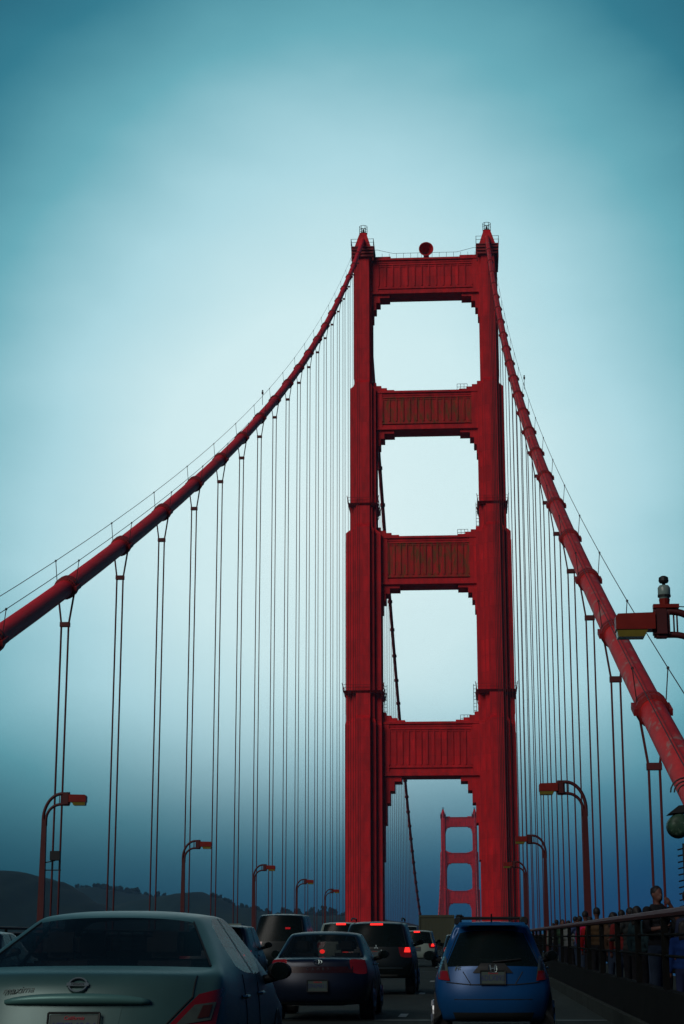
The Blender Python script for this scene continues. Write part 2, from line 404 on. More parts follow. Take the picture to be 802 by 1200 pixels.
def stair(xi, zt, steps, s):
    "stepped haunch polygon under a strut, steps = [(dx from leg, drop)]"
    pts = [(s*(xi+.4), zt+.3)]
    pts.append((s*(xi+.4), zt-steps[0][1]))
    for k, (dx, dr) in enumerate(steps):
        pts.append((s*(xi-dx), zt-dr))
        nd = steps[k+1][1] if k+1 < len(steps) else -.3
        pts.append((s*(xi-dx), zt-nd))
    return pts
def tower(y, detail=True, label='', group=None):
    root = empty('bridge_tower', (0, y, 0)); tag(root, label, 'bridge tower', group)
    for s in (-1, 1): obj('leg', leg_bm(s), M_TOWER, root)
    for n, (zb, zt) in enumerate(STRUT):
        xi = INNER[n]; xo = INNER[min(n+1,3)] if n < 3 else INNER[3]
        xw = xi+.5; bm = BM(); hy = [2.6,2.9,3.2,3.5][n]
        lip = [.75,.8,.9,1.0][n]
        box(bm, -xw, xw, -hy+.35, hy-.35, zb+.01, zt-.01)                       # core
        box(bm, -xw-.1, xw+.1, -hy-.05, hy+.05, zb, zb+lip*.55)                     # bottom lip
        box(bm, -xw-.1, xw+.1, -hy+.2, hy-.2, zb+lip*.56, zb+lip*1.3)
        box(bm, -xw-.1, xw+.1, -hy-.1, hy+.1, zt-.45, zt)                         # top lip
        box(bm, -xw-.1, xw+.1, -hy+.22, hy-.22, zt-1.0, zt-.46)
        for s in (-1, 1): box(bm, *sorted((s*(xw+.1), s*(xi-1.4))), -hy+.05, hy-.05, zb+.02, zt-.02)
        # stepped haunches below
        if n == 3: steps = [(.40,17.0),(.85,9.6),(1.55,5.5),(2.45,3.0),(3.9,1.1)]
        else: steps = [(.40,5.6),(.95,3.5),(1.8,1.9),(3.9,.75)]
        bot_in = INNER[n]
        for s in (-1, 1): prism_y(bm, stair(bot_in, zb, steps, s), -hy+.5, hy-.5)
        # stepped blocks above
        up = INNER[n-1] if n else INNER[0]
        stp = [(.9,2.1),(2.0,1.4),(3.2,.9),(4.8,.45)] if n else [(4.2,.65)]
        for s in (-1, 1):
            for q, (dx, hh) in enumerate(stp):
                box(bm, *sorted((s*(up+.4), s*(up-dx))), -hy+.6+.03*q, hy-.6-.03*q, zt-.2, zt+hh)
        st = obj('strut', bm, M_PANEL, root)
        # fluted panel
        if detail:
            pm = BM(); x0 = xi-1.5; p0, p1 = zb+lip*1.9, zt-1.45
            for s in (-1, 1):
                fy = s*(hy-.35); 
                box(pm, -x0, x0, *sorted((fy, fy+s*.06)), p0, p1)
                nn = 13; wd = 2*x0/nn
                for k in range(nn+1):
                    xx = -x0+wd*k
                    box(pm, xx-.15, xx+.15, *sorted((fy, fy+s*.24)), p0+.4, p1-.15)
                for k in range(nn):
                    xx = -x0+wd*(k+.5)
                    prism_y(pm, [(xx-wd/2+.1, p0-.05),(xx+wd/2-.1, p0-.05),(xx, p0+.75)], *sorted((fy+s*.01, fy+s*.3)))
                    box(pm, xx-wd/2+.17, xx+wd/2-.17, *sorted((fy+s*.015, fy+s*.16)), p1-.55, p1-.16)
                box(pm, -x0-.25, x0+.25, *sorted((fy+s*.02, fy+s*.32)), p1-.14, p1+.05)
                box(pm, -x0-.25, x0+.25, *sorted((fy+s*.02, fy+s*.32)), p0-.25, p0-.05)
            bmesh.ops.recalc_face_normals(pm, faces=pm.faces[:])
            p = obj('fluted_panel', pm, M_RUST if n in (1,2) else M_PANEL, st)
            if n in (1, 2): p['label'] = 'fluted panel with olive brown rust stains'
    # saddle housings and beacons
    for s in (-1, 1):
        cx = s*W; bm = BM()
        frustum(bm, (cx-1.9,cx+1.9,-3.2,3.2), (cx-1.0,cx+1.0,-2.2,2.2), 163.0, 166.2)
        frustum(bm, (cx-1.0,cx+1.0,-2.2,2.2), (cx-.72,cx+.72,-1.1,1.1), 166.2, 167.5)
        h = obj('saddle_housing', bm, M_TOWER, root)
        bm = BM()
        box(bm, cx-2.5, cx+2.5, -4.5, 4.5, 162.7, 162.95)
        for q in range(3): box(bm, cx-2.45+.12*q, cx+2.45-.12*q, -4.7, 4.7, 162.0-.75*q, 162.35-.75*q)
        for q in range(6):
            for sx in (-1, 1): box(bm, cx+sx*2.3-.13, cx+sx*2.3+.13, -4.4+q*1.7, -4.1+q*1.7, 159.6, 162.6)
        obj('platform', bm, M_BAND, root)
        bm = BM()
        for sx in (-1, 1):
            for q in range(5): tube(bm, [(cx+sx*2.45, -4.8+q*2.4, 162.9), (cx+sx*2.45, -4.8+q*2.4, 164.5)], .06, 5)
            for hz_ in (163.7, 164.5): tube(bm, [(cx+sx*2.45, -4.8, hz_), (cx+sx*2.45, 4.8, hz_)], .05, 5)
        for hz_ in (163.7, 164.5): tube(bm, [(cx-2.55, -4.8, hz_), (cx-.9, -4.8, hz_)], .05, 5); tube(bm, [(cx+2.55, -4.8, hz_), (cx+.9, -4.8, hz_)], .05, 5)
        obj('guard_rail', bm, M_IRON, root)
        bm = BM()
        lathe(bm, [(.6,167.4),(.65,167.6),(.9,167.65),(.9,167.8)], 'Z', (cx,0,0), 12)
        for a in range(6):
            t = a*math.pi/3; tube(bm, [(cx+.85*math.cos(t), .85*math.sin(t), 167.7), (cx+.85*math.cos(t), .85*math.sin(t), 169.4)], .06, 5)
        tube(bm, [(cx+.87*math.cos(t*math.pi/8), .87*math.sin(t*math.pi/8), 168.6) for t in range(17)], .05, 5); tube(bm, [(cx+.87*math.cos(t*math.pi/8), .87*math.sin(t*math.pi/8), 169.4) for t in range(17)], .06, 5)
        lathe(bm, [(.15,167.8),(.2,168.0),(.2,168.7),(.05,168.9)], 'Z', (cx,0,0), 10)
        obj('beacon', bm, M_IRON, root)
    if detail:
        # galleries round the legs
        for zg, n in ((104.4, 2), (64.2, 1)):
            for s in (-1, 1):
                cx = s*W; hx = SEC[n][4][0]+.5; hy = SEC[n][2][1]+.5; bm = BM()
                frustum(bm, (cx-hx+.5,cx+hx-.5,-hy+.5,hy-.5), (cx-hx,cx+hx,-hy,hy), zg-.55, zg-.1)
                for q, zz in enumerate((.5, 1.1)):
                    for a, b in (((-hx,-hy),(hx,-hy)), ((hx,-hy),(hx,hy)), ((hx,hy),(-hx,hy)), ((-hx,hy),(-hx,-hy))):
                        tube(bm, [(cx+a[0],a[1],zg+zz),(cx+b[0],b[1],zg+zz)], .045, 5)
                for a in (-1, -.5, 0, .5, 1):
                    for b in (-1, 1):
                        tube(bm, [(cx+hx*a, hy*b, zg-.1), (cx+hx*a, hy*b, zg+1.1)], .05, 5)
                        tube(bm, [(cx+hx*b, hy*a, zg-.1), (cx+hx*b, hy*a, zg+1.1)], .05, 5)
                for b in (-1, 1):
                    for yy in (-hy, hy): tube(bm, [(cx+b*(hx-.4), yy*.8, zg-1.3), (cx+b*(hx+.15), yy, zg+1.5)], .07, 5)
                obj('gallery', bm, M_BAND, root)
        # ladders from the struts up to the galleries
        for cx, z0, z1 in ((9.3, 60.0, 66.0), (-9.3, 60.0, 66.0), (10.5, 99.5, 105.0)):
            bm = BM()
            for dx in (-.3, .3): tube(bm, [(cx+dx, -1.5, z0), (cx+dx*1, -1.5, z1)], .06, 5)
            k = z0+.5
            while k < z1: tube(bm, [(cx-.3, -1.5, k), (cx+.3, -1.5, k)], .05, 5); k += .75
            obj('ladder', bm, M_IRON, root)
        for zt, x0 in ((129.9, 6.6), (97.5, 6.2), (58.0, 6.2)):
            bm = BM()
            for dx in (0, .75, 1.5, 2.2): tube(bm, [(x0+dx, -2.2, zt+.1), (x0+dx, -2.2, zt+1.5)], .05, 5)
            for zz in (.8, 1.5): tube(bm, [(x0, -2.2, zt+zz), (x0+2.2, -2.2, zt+zz)], .05, 5)
            obj('guard_rail', bm, M_IRON, root)
        # rail along the top strut
        bm = BM()
        for k in range(15):
            x = -11+22*k/14; tube(bm, [(x, -2.4, 160.6), (x, -2.4, 161.9)], .04, 5)
        tube(bm, [(-11.6, -2.4, 162.8), (-10.5, -2.4, 162.8), (-7, -2.4, 161.9), (7, -2.4, 161.9), (10.5, -2.4, 162.8), (11.6, -2.4, 162.8)], .045, 5)
        obj('guard_rail', bm, M_IRON, root)
        # big horn in the middle of the top strut, mouth towards the road
        bm = BM()
        lathe(bm, [(.05,1.3),(.5,1.25),(1.0,.2),(1.35,-.9),(1.62,-1.35),(1.62,-1.5),(1.45,-1.5),(1.4,-1.3),(1.15,-.6),(.65,.3),(.25,.8),(.02,.9)], 'Y', (.25,0,163.2), 24)
        box(bm, -.6, 1.1, -.7, .9, 160.5, 161.0); box(bm, -.35, .85, -.5, .7, 160.9, 162.2)
        bmesh.ops.recalc_face_normals(bm, faces=bm.faces[:])
        h = obj('fog_horn', bm, M_TOWER, root, smooth=False); h['label'] = 'round flared horn on top of the upper strut'
        bm = BM(); tube(bm, [(-.8, 0, 160.6), (-.8, 0, 165.2)], .035, 5); obj('mast', bm, M_IRON, root)
    return root
tower(TY, True, 'near red steel bridge tower with four crossbeams and stepped portals')
tower(T2Y, False, 'far hazy purple bridge tower seen small through the near tower portal')

# ================================================================== CABLES AND SUSPENDERS
def cable(s, worn):
    side = 'left' if s < 0 else 'right'
    root = empty('main_cable', (s*W, 40, cz(40)))
    tag(root, 'thick red main cable rising from the %s photo edge to the tower top' % side, 'cable', 'main cables')
    org = Vector(root.location)
    yy = [28]+[96.78+15.24*i for i in range(-4, 19)]
    yy = sorted(set(yy+[y+7.6 for y in yy[1:]]))
    yy = [y for y in yy if y < TY-1]+[TY-1.5, TY, TY+1.5]+[TY+10+ i*15.24 for i in range(0, 83)]+[T2Y-1, T2Y, T2Y+1]+[T2Y+343*i/10 for i in range(1,10)]
    def P(y):
        z = cz(y) if y <= T2Y else 166.6-(y-T2Y)*.43
        return Vector((s*W, y, z))-org
    bm = BM(); tube(bm, [P(y) for y in yy if y < TY+1], .47, 20); tube(bm, [P(y) for y in yy if y > TY-1], .47, 14)
    obj('cable_tube', bm, M_CABLE_WORN if worn else M_CABLE, root, smooth=True)
    # bands
    def band(y, big=True):
        d = (P(y+.5)-P(y-.5)).normalized(); a = Vector((1,0,0)); b = d.cross(a).normalized(); c = P(y)
        M = Matrix((a, b, d)).transposed()
        bm = BM()
        prof = [(.485,-.62),(.535,-.6),(.535,-.42),(.60,-.40),(.60,-.12),(.535,-.1),(.535,.1),(.60,.12),(.60,.40),(.535,.42),(.535,.6),(.485,.62)]
        lathe(bm, prof, 'Z', (0,0,0), 18)
        for sx in (-1, 1): box(bm, sx*.60-.07, sx*.60+.07, -.12, .12, -.6, .6)
        bmesh.ops.recalc_face_normals(bm, faces=bm.faces[:])
        for v in bm.verts: v.co = M@v.co
        return obj('cable_band', bm, M_BAND, root, loc=c)
    for i in range(-3 if s > 0 else -2, 19): band(96.78+15.24*i)
    bm0 = None
    for i in range(0, 76 if s < 0 else 30):
        y = TY+15.24*(i+1)
        if s > 0: y = T2Y-15.24*(i+1)
        if bm0 is None: bm0 = band(y)
        else:
            o = bm0.copy(); o.location = P(y); C.objects.link(o); o.parent = root
    # hand ropes on little posts
    for sx in (-1, 1):
        bm = BM(); off = Vector((sx*.62, 0, 1.45))
        tube(bm, [P(y)+off for y in yy if y < TY-6], .02, 5); obj('hand_rope', bm, M_IRON, root)
    for i in range(-3, 18):
        for sx in (-1, 1):
            y = 96.78+15.24*i; a = P(y)+Vector((sx*.5,0,.2)); b = P(y)+Vector((sx*.62,0,1.45))
            bm = BM(); tube(bm, [a, b], .022, 5); ball(bm, b, .06, seg=6); obj('rope_post', bm, M_IRON, root)
    if worn:
        for sx in (.25,): 
            bm = BM(); tube(bm, [P(y)+Vector((-.12, 0, 0))+((P(y+1)-P(y-1)).normalized().cross(Vector((1,0,0))))*-.60 for y in yy if y < TY-20], .02, 5); obj('conduit', bm, M_BAND, root)
    # lit marker post
    y = 96.78+15.24*(6.7 if s < 0 else 7.3)
    bm = BM(); tube(bm, [P(y)+Vector((s*.9,0,.1)), P(y)+Vector((s*.9,0,1.4))], .03, 5); box(bm, s*.9-.1+P(y).x, s*.9+.1+P(y).x, P(y).y-.1, P(y).y+.1, P(y).z+1.35, P(y).z+1.62); ball(bm, P(y)+Vector((s*.9,0,1.75)), .09, seg=8)
    obj('marker_light', bm, M_IRON, root)
    return root
cable(-1, False); cable(1, True)

def suspender(s, y, lab, group, parts=True):
    zt, zb = cz(y), rz(y); h = zt-zb
    root = empty('suspender', (s*W, y, zb)); tag(root, lab, 'suspender', group)
    drop = min(2.0, h*.3)
    for sx in (-1, 1):
        bm = BM()
        for sy in (-.07, .07):
            tube(bm, [(sx*.19, sy, -1.2), (sx*.19, sy, h-drop), (sx*.46, sy, h-.1)], .038, 6)
        obj('rope', bm, M_ROPE, root)
    bm = BM(); box(bm, -.26, .26, -.13, .13, h-drop-.12, h-drop+.12)
    obj('spacer_clamp', bm, M_ROPE, root)
    return root
for i in range(-1, 19):
    if i >= 0: suspender(-1, 96.78+15.24*i, 'red suspender rope pair under the left cable, %s from the left photo edge' % ORD[i], 'suspender ropes of the near span')
for i in range(-2, 19):
    suspender(1, 96.78+15.24*i, 'dark suspender rope pair under the right cable, %s from the right photo edge' % ORD[i+2], 'suspender ropes of the near span')
for i in range(0, 83):
    suspender(-1, TY+15.24*(i+1), 'thin far suspender rope pair of the span beyond the near tower, under the left cable', 'suspender ropes of the far span')
for i in range(0, 26):
    suspender(1, T2Y-15.24*(i+1), 'thin far suspender rope pair beside the far tower, under the right cable', 'suspender ropes of the far span, right')

# ================================================================== RAILINGS
def railing(x, y0, y1, label, solid, top, name='railing'):
    s = 1 if x > 0 else -1
    root = empty(name, (x, y0, rz(y0))); tag(root, label, 'railing'); org = Vector(root.location)
    def Q(y, z, dx=0): return Vector((x+dx, y, rz(y)+z))-org
    seg = [y for y in ys if y0 < y < y1]; yy = [y0]+seg+[y1]
    bm = BM(); tube(bm, [Q(y, top) for y in yy], .055, 8); obj('top_rail', bm, M_RAIL, root)
    bm = BM()
    for z in ([solid+.15+(top-solid-.15)*k/3 for k in (1, 2)] if solid else [.55, .9]): tube(bm, [Q(y, z) for y in yy], .02, 6)
    obj('mid_rail', bm, M_DARKP, root)
    if solid:
        bm = BM()
        for a, b in zip(yy, yy[1:]):
            vs = [bm.verts.new(Q(y, z, dx)) for y in (a, b) for z, dx in ((.05,-.13),(.05,.13),(solid,.07),(solid,-.07))]
            for k in range(4): bm.faces.new((vs[k], vs[(k+1)%4], vs[4+(k+1)%4], vs[4+k]))
        bmesh.ops.recalc_face_normals(bm, faces=bm.faces[:]); obj('barrier_panel', bm, M_DARKP, root)
    y = y0+1; k = 0; bm = BM(); first = None
    bm = BM(); box(bm, -.04, .04, -.05, .05, .2, top-.02); pm = bm
    base = obj('post', pm, M_DARKP, root, loc=Q(y, 0))
    while y < min(y1, y0+3.8*78):
        y += 3.8
        if y >= y1: break
        o = base.copy(); o.location = Q(y, 0); C.objects.link(o); o.parent = root
    if not solid:
        bm = BM(); y = y0
        while y < min(y1, 250):
            box(bm, -.02, .02, y-y0-.03, y-y0+.03, .32+rz(y)-org.z, top-.03+rz(y)-org.z); y += .42
        o = obj('pickets', bm, M_DARKP, root); o['kind'] = 'stuff'
railing(9.62, 8, TY-8, 'low red rail between the right traffic lane and the crowded sidewalk', .68, 1.59)
railing(-9.62, 8, TY-8, 'low red rail between the left traffic lanes and the empty sidewalk', .78, 1.70)
railing(12.95, 8, TY-8, 'outer picket railing behind the people on the right sidewalk', 0, 1.55)
railing(-12.95, 8, TY-8, 'outer picket railing along the left edge of the bridge', 0, 1.55)

# ================================================================== LAMPS
def lamp(s, x, y, label, extra=None):
    root = empty('street_lamp', (x, y, rz(y)+.22)); tag(root, label, 'street lamp', 'curved street lamps along the bridge')
    if s > 0: root.rotation_euler = (0, 0, math.pi)          # arm points towards the road
    h = 6.7
    bm = BM(); box(bm, -.24, .24, -.24, .24, 0, .5, .03)
    for k in range(4):
        pass
    frustum(bm, (-.17,.17,-.15,.15), (-.11,.11,-.10,.10), .5, h); obj('pole', bm, M_LAMP, root)
    def arc(r0x, top, x0, zend):
        pts = [(x0, 0, h-.3)]
        for k in range(0, 13):
            t = k/12*math.pi/2; pts.append((x0+r0x*(1-math.cos(t)), 0, h+(top-h)*math.sin(t)))
        pts.append((1.2, 0, top)); return pts
    bm = BM(); tube(bm, arc(.88, 7.93, -.06, 0), .078, 8); tube(bm, arc(.70, 7.42, .08, 0), .07, 8)
    for xx in (.70, .77):
        tube(bm, [(xx, 0, 7.40), (xx, 0, 7.93)], .02, 5)
    obj('arm', bm, M_LAMP, root, smooth=True)
    bm = BM(); box(bm, .86, 1.22, -.17, .17, 7.35, 7.98, .07); obj('arm_joint', bm, M_LAMP, root)
    bm = BM(); prism_y(bm, [(1.18,7.52),(2.02,7.52),(2.02,7.80),(1.97,7.86),(1.18,7.88)], -.21, .21); hd = obj('lamp_housing', bm, M_HEAD, root)
    bm = BM(); prism_y(bm, [(1.34,7.51),(2.00,7.51),(1.98,7.36),(1.42,7.36)], -.19, .19); obj('lamp_glass', bm, M_AMBER, hd)
    if extra == 'box':
        bm = BM(); box(bm, .35, .85, -.12, .12, 4.75, 5.2, .02); tube(bm, [(.1,0,4.3),(.9,0,4.3)], .03, 6); tube(bm, [(.1,0,4.65),(.6,0,4.75)], .03, 6); tube(bm, [(.45,0,4.3),(.45,0,4.8)], .03, 6); tube(bm, [(.8,0,4.3),(.8,0,4.8)], .03, 6)
        obj('camera_box', bm, M_BLACK, root)
    if extra == 'beacon':
        lr = BM(); box(lr, .65, 1.2, -.10, .10, 8.0, 8.08); 
        lathe(lr, [(.10,8.05),(.12,8.2)], 'Z', (.95,0,0), 12)
        b = obj('beacon_base', lr, M_HEAD, root)
        g = BM(); lathe(g, [(.09,8.14),(.11,8.22),(.12,8.24),(.135,8.28),(.135,8.45),(.10,8.5),(.05,8.51)], 'Z', (.95,0,0), 16); obj('beacon_lens', g, M_GLASSW, b, smooth=True)
        g = BM(); lathe(g, [(.03,8.5),(.04,8.55),(.09,8.56),(.11,8.6),(.10,8.68),(.05,8.71)], 'Z', (.95,0,0), 12); lathe(g, [(.142,8.25),(.142,8.29)], 'Z', (.95,0,0), 16); obj('beacon_cap', g, M_BLACK, b)
        g = BM(); tube(g, [(.7,0,8.04),(.45,.1,8.0),(.1,.1,7.6)], .012, 5); obj('cable', g, M_BLACK, root)
    return root
names = ['tallest-looking street lamp on the left with a small box on its pole', 'second street lamp from the left edge behind the silver sedan', 'third street lamp from the left edge', 'fourth street lamp from the left edge', 'fifth and smallest lamp, just left of the near tower']
for k in range(5): lamp(-1, -13.1, 91+45.72*k, names[k], 'box' if k == 0 else None)
names = ['street lamp head with a glass beacon on top, crossing the right cable', 'whole curved street lamp right of the tower behind the crowd', 'smaller street lamp just right of the near tower', 'farthest lamp on the right, its head hidden behind the tower leg']
for k in range(4): lamp(1, 12.48, 40.4+45.72*k, names[k], 'beacon' if k == 0 else None)

# round floodlight on a thin ladder-rung pole at the right edge
root = empty('floodlight', (10.66, 31.2, rz(31.2)-.12)); tag(root, 'green drum-shaped floodlight on a thin pole at the right edge above the crowd', 'floodlight')
M_GRN = mat('green_enamel', (.02,.05,.03), .5, var=.5, scale=14, col2=(.07,.11,.08), thr=(.55,.6))
bm = BM(); tube(bm, [(0.05,0,0),(0.05,0,2.9)], .05, 8)
for k in range(24): tube(bm, [(-.08,0,.5+k*.1),(.05,0,.53+k*.1)], .012, 4)
obj('pole', bm, M_BLACK, root)
bm = BM(); lathe(bm, [(.10,-.22),(.175,-.19),(.19,-.1),(.19,.16),(.14,.2)], 'Y', (-.04,0,3.18), 20); obj('drum', bm, M_GRN, root, smooth=True)
bm = BM(); prism_y(bm, [(-.22,3.36),(.5,3.42),(.5,3.54),(-.05,3.49)], -.2, .2); obj('hood', bm, M_BLACK, root)
bm = BM()
for k in range(3):
    rr0 = .13+.06*k; tube(bm, [(.1+rr0*math.cos(t*math.pi/10), 0, 3.6+.95*rr0*math.sin(t*math.pi/10)+.12) for t in range(0, 11)], .014, 5)
obj('wire_coil', bm, M_BLACK, root)

# ================================================================== CARS
FX = [-1, -.89, -.66, -.30, .30, .66, .89, 1]
def car(name, label, cat, X, Y, P, group='vehicles on the roadway', flip=False):
    root = empty(name, (X, Y, rz(Y)), (math.atan(.0337), 0, 0)); tag(root, label, cat, group)
    if flip: root.rotation_euler = (-math.atan(.0337), 0, math.pi)
    hw = P['w']/2; Ln = P['len']; Z = P['z']; sed = P.get('trunk', 0); roof = P['roof']
    WK = P.get('wk', [.93, 1.0, .99, .93, .70])
    # stations: lower y
    if sed: low = [0, sed]; top0 = P['gt']
    else: low = [0]; top0 = P['gt']
    gb, ge = (sed if sed else 0), P['ge']                      # greenhouse base start / end
    gtS, gtE = top0, P['gte']
    fr = P.get('fr', [0, .22, .50, .54, .80, 1.0])
    base = [gb+(ge-gb)*f for f in fr]
    frt = P.get('frt', [0, .16, .53, .58, .97, 1.0])
    topy = [gtS+(gtE-gtS)*f for f in frt]
    lowy = ([0] if sed else []) + base + [Ln-.9, Ln]
    ja = 1 if sed else 0; nj = len(lowy)-1
    cells = {(i, j, k) for i in range(7) for j in range(nj) for k in range(3)} | {(i, j, 3) for i in range(7) for j in range(ja, ja+5)}
    tp = P.get('taper', .95)
    def pos(i, j, k):
        fx = FX[i]; y = lowy[j]
        z = [Z[0], Z[1], Z[2], Z[3], roof][k]
        wk = WK[k]*hw
        end = min(j/1.5, 1) if j < 2 else (min((nj-j)/1.5, 1))
        wk *= tp+(1-tp)*end
        if k == 4:
            y = topy[j-ja]; z = roof-.05*abs(fx)**3-.0*fx - (.05 if j in (ja, ja+5) else 0) + (.0)
            if j == ja: z -= P.get('rdrop', .0)
        if k == 3:
            z = Z[3]-.03*fx*fx
            if j >= ja: z = Z[3]+P.get('bz', 0)*(1 if j == ja else 0) - .06*(j-ja)/6-.02*fx*fx
            if j >= nj-1: z -= .12 if j == nj-1 else .22
        if k == 2 and j >= nj-1: z -= .05
        if j == 0:
            y += P.get('rc', .22)*abs(fx)**3
            if k == 0: y += .06
            if k == 1: y += -.03
            if k == 2: y += P.get('bin', .10)
            if k == 3: y += P.get('rin', .10)
        if j == nj: y -= .30*abs(fx)**3 + (.15 if k == 3 else 0)
        if k == 4 and j == ja: y += .12*abs(fx)**2
        if k == 3 and j == ja and sed: y += .14*fx*fx
        return Vector((wk*fx, y, z))
    PART = ['body', 'tail_light', 'rear_window', 'side_window', 'windshield', 'pillar', 'headlight', 'trunk_recess']
    def ptag(d, i, j, k):
        if d == (0,-1,0) and k == 2 and j == 0 and i in (P.get('lamps', (0,1,5,6))): return 1
        if abs(d[0]) and k == 2 and j == 0 and P.get('wrap', True): return 1 if sed == 0 and False else 0
        if d == (0,-1,0) and k == 3 and 1 <= i <= 5: return 2
        if d == (0,1,0) and k == 3 and 1 <= i <= 5: return 4
        if d[0] and k == 3 and j-ja in (1, 3): return 3
        if d[0] and k == 3 and j-ja == 2: return 5
        if d == (0,1,0) and k == 2 and j == nj-1 and i in (0,1,5,6): return 6
        return 0
    bm = BM(); vd = {}; cl = bm.edges.layers.float.new('crease_edge'); vl = bm.verts.layers.float.new('crease_vert')
    def V(*key):
        if key not in vd: vd[key] = bm.verts.new(pos(*key))
        return vd[key]
    DIR = {(1,0,0): [(1,0,0),(1,1,0),(1,1,1),(1,0,1)], (-1,0,0): [(0,0,0),(0,0,1),(0,1,1),(0,1,0)],
           (0,1,0): [(0,1,0),(0,1,1),(1,1,1),(1,1,0)], (0,-1,0): [(0,0,0),(1,0,0),(1,0,1),(0,0,1)],
           (0,0,1): [(0,0,1),(1,0,1),(1,1,1),(0,1,1)], (0,0,-1): [(0,0,0),(0,1,0),(1,1,0),(1,0,0)]}
    for (i, j, k) in sorted(cells):
        for d, cs in DIR.items():
            if (i+d[0], j+d[1], k+d[2]) in cells: continue
            f = bm.faces.new([V(i+a, j+b, k+c) for a, b, c in cs]); f.material_index = ptag(d, i, j, k); f.smooth = True
    for (i, j, k), v in vd.items():
        if j == ja and k in (3, 4) and i in (1, 6): v[vl] = .75 if k == 3 else .5
    bm.edges.ensure_lookup_table()
    for e in bm.edges:
        fs = e.link_faces
        if len(fs) == 2:
            if fs[0].material_index != fs[1].material_index: e[cl] = .95
            else:
                a = fs[0].normal.dot(fs[1].normal) if fs[0].normal.length else 1
                bm.normal_update()
                if fs[0].normal.dot(fs[1].normal) < .5: e[cl] = P.get('crease', .35)
    me = baked(bm, [('SUBSURF', {'levels': 3, 'render_levels': 3})])
    bb = BMesh_split(me, len(PART))
    tree = BVHTree.FromPolygons([v.co.copy() for v in me.vertices], [tuple(p.vertices) for p in me.polygons])
    gl = P.get('glass', M_GLASS); pm = P['paint']
    mats = [pm, P.get('tail', M_TAIL), gl, gl, gl, M_BLACK, P.get('head', M_TAILC), pm]
    bodyo = None; out = {}
    for n, sub in enumerate(bb):
        if sub is None: continue
        if PART[n] in ('tail_light', 'side_window', 'headlight', 'pillar'):       # left and right are separate parts
            for sx in (-1, 1):
                b2 = BM(); b2.from_mesh(sub); bmesh.ops.delete(b2, geom=[f for f in b2.faces if f.calc_center_median().x*sx < 0], context='FACES')
                o = obj(PART[n], b2, mats[n], root); out[(PART[n], sx)] = o
        else: out[PART[n]] = obj(PART[n], sub, mats[n], root)
    bpy.data.meshes.remove(me)
    # surface queries
    def rear(x, z):
        for q in range(30):
            h = tree.ray_cast(Vector((x*(1-.01*q), -3, z)), Vector((0,1,0)))
            if h[0] and h[0].y < (.9 if z < Z[3] else 2.2): return h[0], h[1]
        return Vector((x*.7, .2, z)), Vector((0,-1,0))
    def side(sx, y, z):
        h = tree.ray_cast(Vector((sx*4, y, z)), Vector((-sx,0,0))); return h[0] if h[0] else Vector((sx*hw, y, z))
    def on_rear(mesh_or_bm, name, m, x, z, off=.004, par=None):
        "mesh is modelled in XY facing +Z, is laid on the rear surface"
        p, n = rear(x, z)
        if n.y > 0: n = -n
        n.x *= .6; n.normalize()
        rt = Vector((1,0,0)); rt = (rt-n*rt.dot(n)).normalized(); upv = n.cross(rt)
        mx = Matrix((rt, upv, n)).transposed()
        o = obj(name, mesh_or_bm, m, par or root)
        for v in o.data.vertices: v.co = mx@v.co+p+n*off
        return o
    # wheels
    R_ = P.get('wr', .33)
    for sx in (-1, 1):
        for wy in (P.get('wy0', .95), P.get('wy1', Ln-.95)):
            x1 = hw*.985; bm = BM()
            lathe(bm, [(R_*.62,-.11),(R_*.93,-.11),(R_,-.07),(R_,.07),(R_*.93,.11),(R_*.62,.11)], 'X', (sx*(x1-.11), wy, R_), 28)
            wh = obj('wheel', bm, M_TYRE, root, smooth=False)
            bm = BM(); lathe(bm, [(R_*.60,-.02),(R_*.62,.0),(R_*.5,.02),(R_*.2,.01),(R_*.05,.02)], 'X', (sx*(x1+.002), wy, R_), 20)
            for q in range(5):
                a = q*2*math.pi/5; c, s_ = math.cos(a), math.sin(a)
                tube(bm, [(sx*(x1+.02), wy+.1*R_*c, R_+.1*R_*s_), (sx*(x1+.01), wy+.58*R_*c, R_+.58*R_*s_)], .03, 5)
            obj('rim', bm, M_RIM, wh)
            bm = BM(); pts = []
            lathe(bm, [(R_*1.17,.0),(R_*1.17,.006)], 'X', (sx*(hw*.992), wy, R_), 32)
            for v in bm.verts:
                pp = side(sx, v.co.y, max(v.co.z, Z[0]+.12)); 
                if v.co.z > Z[0]+.1: v.co.x = pp.x+sx*(.004 if abs(v.co.x) < hw*.995 else .008)
            obj('wheel_arch', bm, M_BLACK, root)
    # rear plate
    if 'plate' in P:
        px, pz, txt = P['plate']
        bm = BM(); box(bm, -.155, .155, -.08, .08, -.004, .006, .002); pl = on_rear(bm, 'number_plate', M_PLATE, px, pz, .012)
        me2 = text_mesh(txt, .098, .001); 
        for v in me2.vertices: v.co.x *= .80; v.co.y = v.co.y*1.0-.008
        on_rear(me2, 'plate_text', M_PTXT, px, pz, .021, pl)
        me2 = text_mesh('California', .034, .001, .3)
        for v in me2.vertices: v.co.y += .058
        on_rear(me2, 'plate_text', M_PRED, px, pz, .021, pl)
        bm = BM()
        for a, b in (((-.165,-.09),(.165,-.09)), ((.165,-.09),(.165,.09)), ((.165,.09),(-.165,.09)), ((-.165,.09),(-.165,-.09))): tube(bm, [(*a,.01),(*b,.01)], .008, 5)
        on_rear(bm, 'plate_frame', P.get('pframe', M_BLACK), px, pz, .014, pl)
    # mirrors
    my, mz = P.get('mir', (P['ge']-.45, Z[3]+.06))
